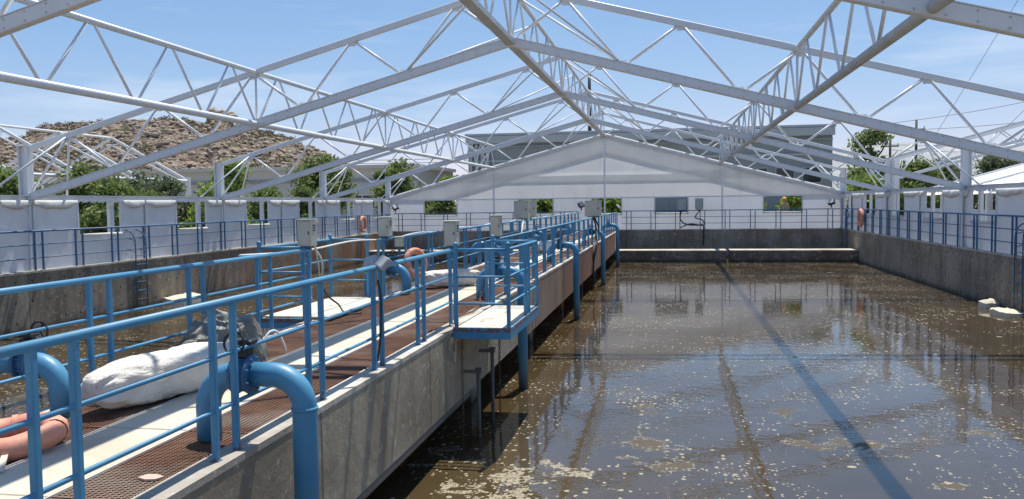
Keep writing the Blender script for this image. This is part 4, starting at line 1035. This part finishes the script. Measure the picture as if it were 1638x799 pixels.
def neighbour(label, xr, hw, ze, zr, ys, mat, roofed=False):
    t = thing('canopy_frame', label, 'canopy', (xr, ys[0], ZG))
    P = lambda x, y, z: (x, y - ys[0], z - ZG)
    m = MB()
    for s in (-1, 1):
        m = MB(); m.tube(P(s * hw, ys[0], ze), P(s * hw, ys[-1], ze), .09, 8); m.build('eave_beam', mat, t)
    m = MB(); m.tube(P(0, ys[0], zr), P(0, ys[-1], zr), .07, 8); m.build('ridge_beam', mat, t)
    for y in ys:
        for s in (-1, 1):
            m = MB(); m.bar(P(0, y, zr), P(s * hw, y, ze), .1, .14); m.build('rafter', mat, t)
            m = MB(); m.bar(P(0, y, zr - .45), P(s * hw * .9, y, ze), .07, .09); m.build('lower_rafter', mat, t)
            m = MB(); m.box(s * hw - .12, s * hw + .12, y - ys[0] - .12, y - ys[0] + .12, 0, ze - ZG + .2); m.build('column', mat, t)
        m = MB()
        for s in (-1, 1):
            for k in range(4):
                a = k / 4; b_ = (k + .5) / 4; za = lambda q: zr + (ze - zr) * q
                m.tube(P(s * hw * a, y, za(a) - .45 * (1 - a)), P(s * hw * b_, y, za(b_)), .03, 6)
        m.build('web_bars', mat, t)
    return t
neighbour('bare white steel canopy frame beyond the left fabric wall', -33.4, 5.0, 1.55, 4.25, [28.6, 33.2, 37.8, 42.4, 47], M['steel'])
def right_canopy():
    t = thing('fabric_canopy', 'low white fabric roof beyond the right fabric wall', 'canopy', (14, 22, ZG))
    zl, sl = .15, .27; W = 11.5
    n, kk = 24, 46; vs = []; fs = []
    for i in range(2 * n + 1):
        x = W * 2 * i / (2 * n); h = zl + sl * (x if x < W else 2 * W - x)
        for j in range(kk + 1):
            y = 32 * j / kk; vs.append((x, y, h - ZG - .06 * math.sin(math.pi * ((y / 6.4) % 1)) + .02 * mnoise.noise(Vector((x, y, 0)))))
    for i in range(2 * n):
        for j in range(kk): a = i * (kk + 1) + j; fs.append((a, a + kk + 1, a + kk + 2, a + 1))
    m = MB(); m.add(vs, fs, True); m.build('roof_fabric', M['roof_white'], t)
    for k in range(6):
        y = 6.4 * k; m = MB(); m.bar((0, y, zl - ZG + .05), (W, y, zl + sl * W - ZG + .05), .12, .1); m.bar((2 * W, y, zl - ZG + .05), (W, y, zl + sl * W - ZG + .05), .12, .1); m.build('rafter', M['steel'], t)
        for x in (0, 2 * W): m = MB(); m.box(x - .12, x + .12, max(0, y - .12), y + .12, 0, zl - ZG); m.build('column', M['steel'], t)
    m = MB(); m.box(-.04, 0.0, 0, 32, 0, 1.15); m.build('side_skirt', M['tarp'], t)
right_canopy()
def right_trusses():
    t = thing('canopy_frame', 'bare white truss frames rising behind the low white fabric roof', 'canopy', (14, 57, ZG))
    for y in (0, 6.5):
        for (a, b_, w_) in (((0, 1.2), (14, 5.0), .16), ((0, 2.4), (14, 6.2), .13)):
            m = MB(); m.bar((a[0], y, a[1] - ZG), (b_[0], y, b_[1] - ZG), w_, w_ * 1.2); m.build('chord', M['steel'], t)
        m = MB()
        for k in range(6):
            x0 = 14 * k / 6; x1 = 14 * (k + .5) / 6; x2 = 14 * (k + 1) / 6; z = lambda x: 1.2 + x * 3.8 / 14 - ZG
            m.tube((x0, y, z(x0)), (x1, y, z(x1) + 1.2), .045, 6); m.tube((x1, y, z(x1) + 1.2), (x2, y, z(x2)), .045, 6)
        m.build('web_bars', M['steel'], t)
        m = MB(); m.box(-.15, .15, y - .15, y + .15, 0, 2.5 - ZG); m.build('column', M['steel'], t)
    m = MB(); m.tube((0, 0, 1.2 - ZG), (0, 6.5, 1.2 - ZG), .08); m.tube((7, 0, 3.1 - ZG), (7, 6.5, 3.1 - ZG), .08); m.build('purlin', M['steel'], t)
right_trusses()

# ------------------------------------------------------------------ poles and wires
def pole(label, x, y, zt):
    t = thing('power_pole', label, 'pole', (x, y, ZG)); h = zt - ZG
    m = MB(); m.path([(0, 0, 0), (0, 0, h)], [.16, .11], 10); m.build('mast', M['rubber'], t)
    m = MB(); m.box(-.8, .8, -.05, .05, h - 1.0, h - .88); m.build('crossarm', M['rubber'], t)
    for k in (-.72, .72): m = MB(); m.tube((k, 0, h - .86), (k, 0, h - .62), .05, 8); m.build('insulator', M['grey_box'], t)
pole('dark power pole behind the trees on the right, left of two', 21.5, 90, 6.0)
pole('taller dark power pole behind the trees on the right, right of two', 23.9, 90, 7.6)
for k, (z0, z1, lb) in enumerate(((7.3, 13.0, 'topmost power line rising to the right from the poles'), (6.6, 9.6, 'second power line rising to the right from the poles'), (5.2, 7.0, 'third power line running right from the poles'), (4.7, 5.9, 'lowest power line running right from the poles'))):
    P = [(21.5 + 25 * q, 90 - 14 * q, z0 + (z1 - z0) * q - 1.2 * math.sin(math.pi * q)) for q in [i / 10 for i in range(11)]]
    cable('power_line', lb, P, .022, M['rubber'], 5, 2, 'power line')
for k, (z0, lb) in enumerate(((4.3, 'upper power line crossing the sky beside the warehouse left edge'), (3.9, 'lower power line crossing the sky beside the warehouse left edge'))):
    cable('power_line', lb, [(-62 + 44 * q, 96 - 4 * q, z0 + 3.2 - 2.4 * q - 1.0 * math.sin(math.pi * q)) for q in [i / 8 for i in range(9)]], .03, M['rubber'], 5, 2, 'power line')
cable('power_line', 'thin wire climbing steeply across the sky on the right, left one', [(16.5, 60, 3.0), (16.5, 45, 9.5), (15.5, 25, 17)], .012, M['rubber'], 5, 6, 'power line')
cable('power_line', 'thin wire climbing steeply across the sky on the right, right one', [(20.0, 60, 3.0), (22.5, 45, 10), (25, 25, 18)], .012, M['rubber'], 5, 6, 'power line')
t = thing('antenna_mast', 'black mast rising above the warehouse roof behind the ridge', 'mast', (-7.6, 84, 6.3))
m = MB(); m.path([(0, 0, 0), (0, 0, 6.4)], [.2, .14], 10); m.build('mast_tube', M['black'], t); m = MB(); m.ball((0, 0, 4.3), .35); m.build('joint_box', M['black'], t)

# ------------------------------------------------------------------ vegetation
def tree(label, x, y, h, rad, mat, n, seed, leaf=.2, z0=ZG, low=.15, name='tree', cat='tree', group='trees beyond the fabric walls'):
    rg = np.random.default_rng(seed); t = thing(name, label, cat, (x, y, z0), 0, group)
    m = MB(); m.path([(0, 0, -.1), (.05 * h * .3, 0, h * .3), (-.03 * h, .03 * h, h * .62)], [.035 * h, .025 * h, .012 * h], 8)
    tips = []
    for k in range(9):
        a = k * 2.4 + seed; zz = h * (.2 + .055 * k); rr = rad * (.45 + .4 * rg.random()); tip = (rr * math.cos(a), rr * math.sin(a), min(h * .93, zz + h * (.18 + .15 * rg.random()))); tips.append(tip)
        m.path([(0, 0, zz), (tip[0] * .5, tip[1] * .5, (zz + tip[2]) / 2 - .03 * h), tip], [.014 * h, .009 * h, .004 * h], 6)
    m.build('trunk', M['bark'], t)
    nc = 30; cs = []
    for k in range(nc):
        a = rg.uniform(0, 2 * math.pi); u_ = rg.uniform(low, 1); pr_ = math.sin(min(1, u_ * 1.15 + .12) * math.pi) ** .5 if u_ < .8 else .62 * (1 - u_) / .2 + .15
        rr = rad * max(.1, pr_) * rg.uniform(.25, 1) ; cs.append((rr * math.cos(a), rr * math.sin(a), h * u_, rad * rg.uniform(.16, .36)))
    cs = np.array(cs); idx = rg.integers(0, nc, n); d = rg.normal(size=(n, 3)); d /= np.linalg.norm(d, axis=1)[:, None]
    rr = cs[idx, 3] * rg.uniform(.2, 1.6, n) ** .8; P = cs[idx, :3] + d * rr[:, None] * np.array([1, 1, .75]); P[:, 2] = np.maximum(P[:, 2], .05)
    sz = leaf * rg.uniform(.5, 1.25, n); A = rg.normal(size=(n, 3)); A /= np.linalg.norm(A, axis=1)[:, None]; B = np.cross(A, rg.normal(size=(n, 3))); B /= np.linalg.norm(B, axis=1)[:, None]
    v = np.empty((n, 4, 3)); v[:, 0] = P - A * sz[:, None]; v[:, 1] = P - B * sz[:, None] * .42; v[:, 2] = P + A * sz[:, None]; v[:, 3] = P + B * sz[:, None] * .42
    me = bpy.data.meshes.new('crown'); me.vertices.add(n * 4); me.vertices.foreach_set('co', v.reshape(-1)); me.loops.add(n * 4); me.loops.foreach_set('vertex_index', np.arange(n * 4))
    me.polygons.add(n); me.polygons.foreach_set('loop_start', np.arange(0, n * 4, 4)); me.polygons.foreach_set('loop_total', np.full(n, 4)); me.materials.append(mat); me.update(); me.validate()
    o = bpy.data.objects.new('crown', me); C.objects.link(o); o.parent = t
    return t
LB, LM, LD = M['leaf_bright'], M['leaf_mid'], M['leaf_dark']
specs = [
 ('tall bushy green tree at the left picture edge behind the fabric wall', -27, 25.5, 5.2, 2.4, LM, 9000),
 ('bright green tree just right of the first left column', -25.5, 28, 3.2, 2.0, LB, 7000),
 ('green shrub tree seen through the first open window on the left', -21.5, 24.8, 2.6, 1.7, LM, 7000),
 ('green tree with thin top in front of the bare canopy frame', -25.5, 33.5, 3.5, 2.0, LM, 6000),
 ('low green tree seen through the second open window on the left', -21.5, 30.5, 2.6, 1.8, LM, 7000),
 ('dark green shrub tree under the end of the bare canopy frame', -26, 38.5, 3.0, 2.2, LD, 7000),
 ('bushy dark green tree below the pale building, left of its column', -24, 38.0, 2.9, 1.9, LD, 6000),
 ('bright leafy tree between the second and third left columns', -24.5, 45, 3.9, 2.3, LB, 8000),
 ('green tree behind the third open window on the left', -20.8, 36.5, 2.5, 1.7, LB, 6000),
 ('green tree behind the fourth open window on the left', -20.8, 41.5, 2.6, 1.7, LM, 6000),
 ('green tree behind the fifth open window on the left', -20.8, 47, 2.7, 1.6, LM, 5000),
 ('broad green tree left of the gable foot', -24.5, 58, 4.7, 2.8, LM, 9000),
 ('olive green tree directly behind the left gable slope', -19.5, 60, 4.4, 2.4, LM, 8000),
 ('slender tree beside the warehouse left corner', -16.2, 62, 3.8, 1.6, LB, 5000),
 ('green shrub tree seen through the leftmost gable window', -15.2, 56.5, 2.4, 1.3, LM, 3500),
 ('sunny green tree in the gable window behind the twin cabinets', -8.2, 56.5, 2.8, 1.6, LB, 6000),
 ('sunny green tree in the gable window under the ridge post', -3.6, 56.5, 2.8, 1.6, LB, 6000),
 ('bright green shrub tree left of the worker in the right gable window', 5.4, 58, 2.2, 1.0, LB, 3500),
 ('bright green shrub tree right of the worker in the right gable window', 8.1, 57.5, 2.5, 1.1, LB, 4000),
 ('tall airy tree right of the warehouse corner', 15.9, 72, 7.1, 2.8, LM, 7500),
 ('bright low tree under the right gable slope', 13.6, 62, 3.1, 2.3, LB, 7000),
 ('green tree between the far right columns', 16.2, 60, 3.7, 2.2, LM, 7000),
 ('dark tree below the two power poles', 23.5, 80, 4.4, 3.2, LD, 8000),
 ('dark spreading tree behind the white truss frames', 28.5, 82, 4.9, 3.6, LD, 9000),
 ('dark tree behind the low white fabric roof', 35.5, 84, 5.2, 3.6, LD, 9000),
 ('farthest right dark tree above the low white fabric roof', 43, 86, 6.0, 3.6, LD, 9000),
 ('small green tree at the left of the rocky hill foot', -45, 52, 4.0, 2.6, LM, 6000),
]
for i, (lb, x, y, h, r_, mt, n) in enumerate(specs): tree(lb, x, y, h, r_, mt, n, 11 + i, .13 if y < 50 else .19)

# ------------------------------------------------------------------ worker behind the gable
def worker():
    t = thing('person', 'person in an olive shirt and yellow hard hat standing beyond the right gable window', 'person', (6.85, 53.6, ZG), R(150))
    J = {'pel': (0, 0, .98, .14), 'wa': (0, 0, 1.12, .135), 'ch': (0, .0, 1.33, .155), 'nk': (0, .01, 1.50, .06), 'hd0': (0, .02, 1.60, .075), 'hd1': (0, .03, 1.70, .09), 'hd2': (0, .03, 1.765, .075),
         'shL': (-.19, 0, 1.42, .065), 'elL': (-.26, .03, 1.15, .045), 'wrL': (-.22, .20, .98, .033), 'haL': (-.2, .27, .95, .035), 'shR': (.19, 0, 1.42, .065), 'elR': (.27, .04, 1.16, .045), 'wrR': (.2, .22, 1.06, .033), 'haR': (.16, .29, 1.06, .035),
         'hiL': (-.1, 0, .92, .095), 'knL': (-.12, .02, .5, .065), 'anL': (-.12, -.02, .09, .045), 'toL': (-.13, .14, .045, .04), 'hiR': (.1, 0, .92, .095), 'knR': (.12, .02, .5, .065), 'anR': (.13, -.02, .09, .045), 'toR': (.15, .14, .045, .04)}
    E = [('pel', 'wa'), ('wa', 'ch'), ('ch', 'nk'), ('nk', 'hd0'), ('hd0', 'hd1'), ('hd1', 'hd2'), ('ch', 'shL'), ('shL', 'elL'), ('elL', 'wrL'), ('wrL', 'haL'), ('ch', 'shR'), ('shR', 'elR'), ('elR', 'wrR'), ('wrR', 'haR'), ('pel', 'hiL'), ('hiL', 'knL'), ('knL', 'anL'), ('anL', 'toL'), ('pel', 'hiR'), ('hiR', 'knR'), ('knR', 'anR'), ('anR', 'toR')]
    def skin(nm, keys, edges, mat, grow=0, lvl=2):
        me = bpy.data.meshes.new(nm); ix = {k: i for i, k in enumerate(keys)}
        me.from_pydata([J[k][:3] for k in keys], [(ix[a], ix[b_]) for a, b_ in edges], []); o = bpy.data.objects.new(nm, me); C.objects.link(o); o.parent = t
        md = o.modifiers.new('skin', 'SKIN'); md.use_smooth_shade = True
        for i, k in enumerate(keys): r_ = J[k][3] + grow; me.skin_vertices[0].data[i].radius = (r_, r_ * (.78 if k in ('ch', 'wa', 'pel') else 1)); me.skin_vertices[0].data[i].use_root = (i == 0)
        s = o.modifiers.new('sub', 'SUBSURF'); s.levels = lvl; s.render_levels = lvl; me.materials.append(mat); return o
    skin('body', list(J), E, M['skin'])
    tk = ['pel', 'wa', 'ch', 'shL', 'elL', 'wrL', 'shR', 'elR', 'wrR']; skin('shirt', tk, [e for e in E if e[0] in tk and e[1] in tk], M['shirt'], .018)
    lk = ['pel', 'hiL', 'knL', 'anL', 'hiR', 'knR', 'anR']; skin('trousers', lk, [e for e in E if e[0] in lk and e[1] in lk], M['trousers'], .022)
    m = MB(); m.ball((0, .03, 1.755), .125, 18, 10, (.95, 1.1, .95)); m.v = [(x, y, max(z, 1.735)) for x, y, z in m.v]
    m.path([(0, .045, 1.730), (0, .045, 1.742)], .15, 20); m.build('hard_hat', M['helmet'], t)
    m = MB(); m.ball((0, .118, 1.665), .017, 8, 6, (.8, 1.3, 1.2))
    for s in (-1, 1): m.ball((s * .088, .03, 1.67), .02, 8, 6, (.5, 1, 1.4))
    m.build('nose_and_ears', M['skin'], t)
    m = MB()
    for s in (-1, 1): m.ball((s * .033, .108, 1.69), .009, 8, 6)
    m.box(-.022, .022, .100, .110, 1.622, 1.629); m.build('eyes_and_mouth', M['rubber'], t)
worker()
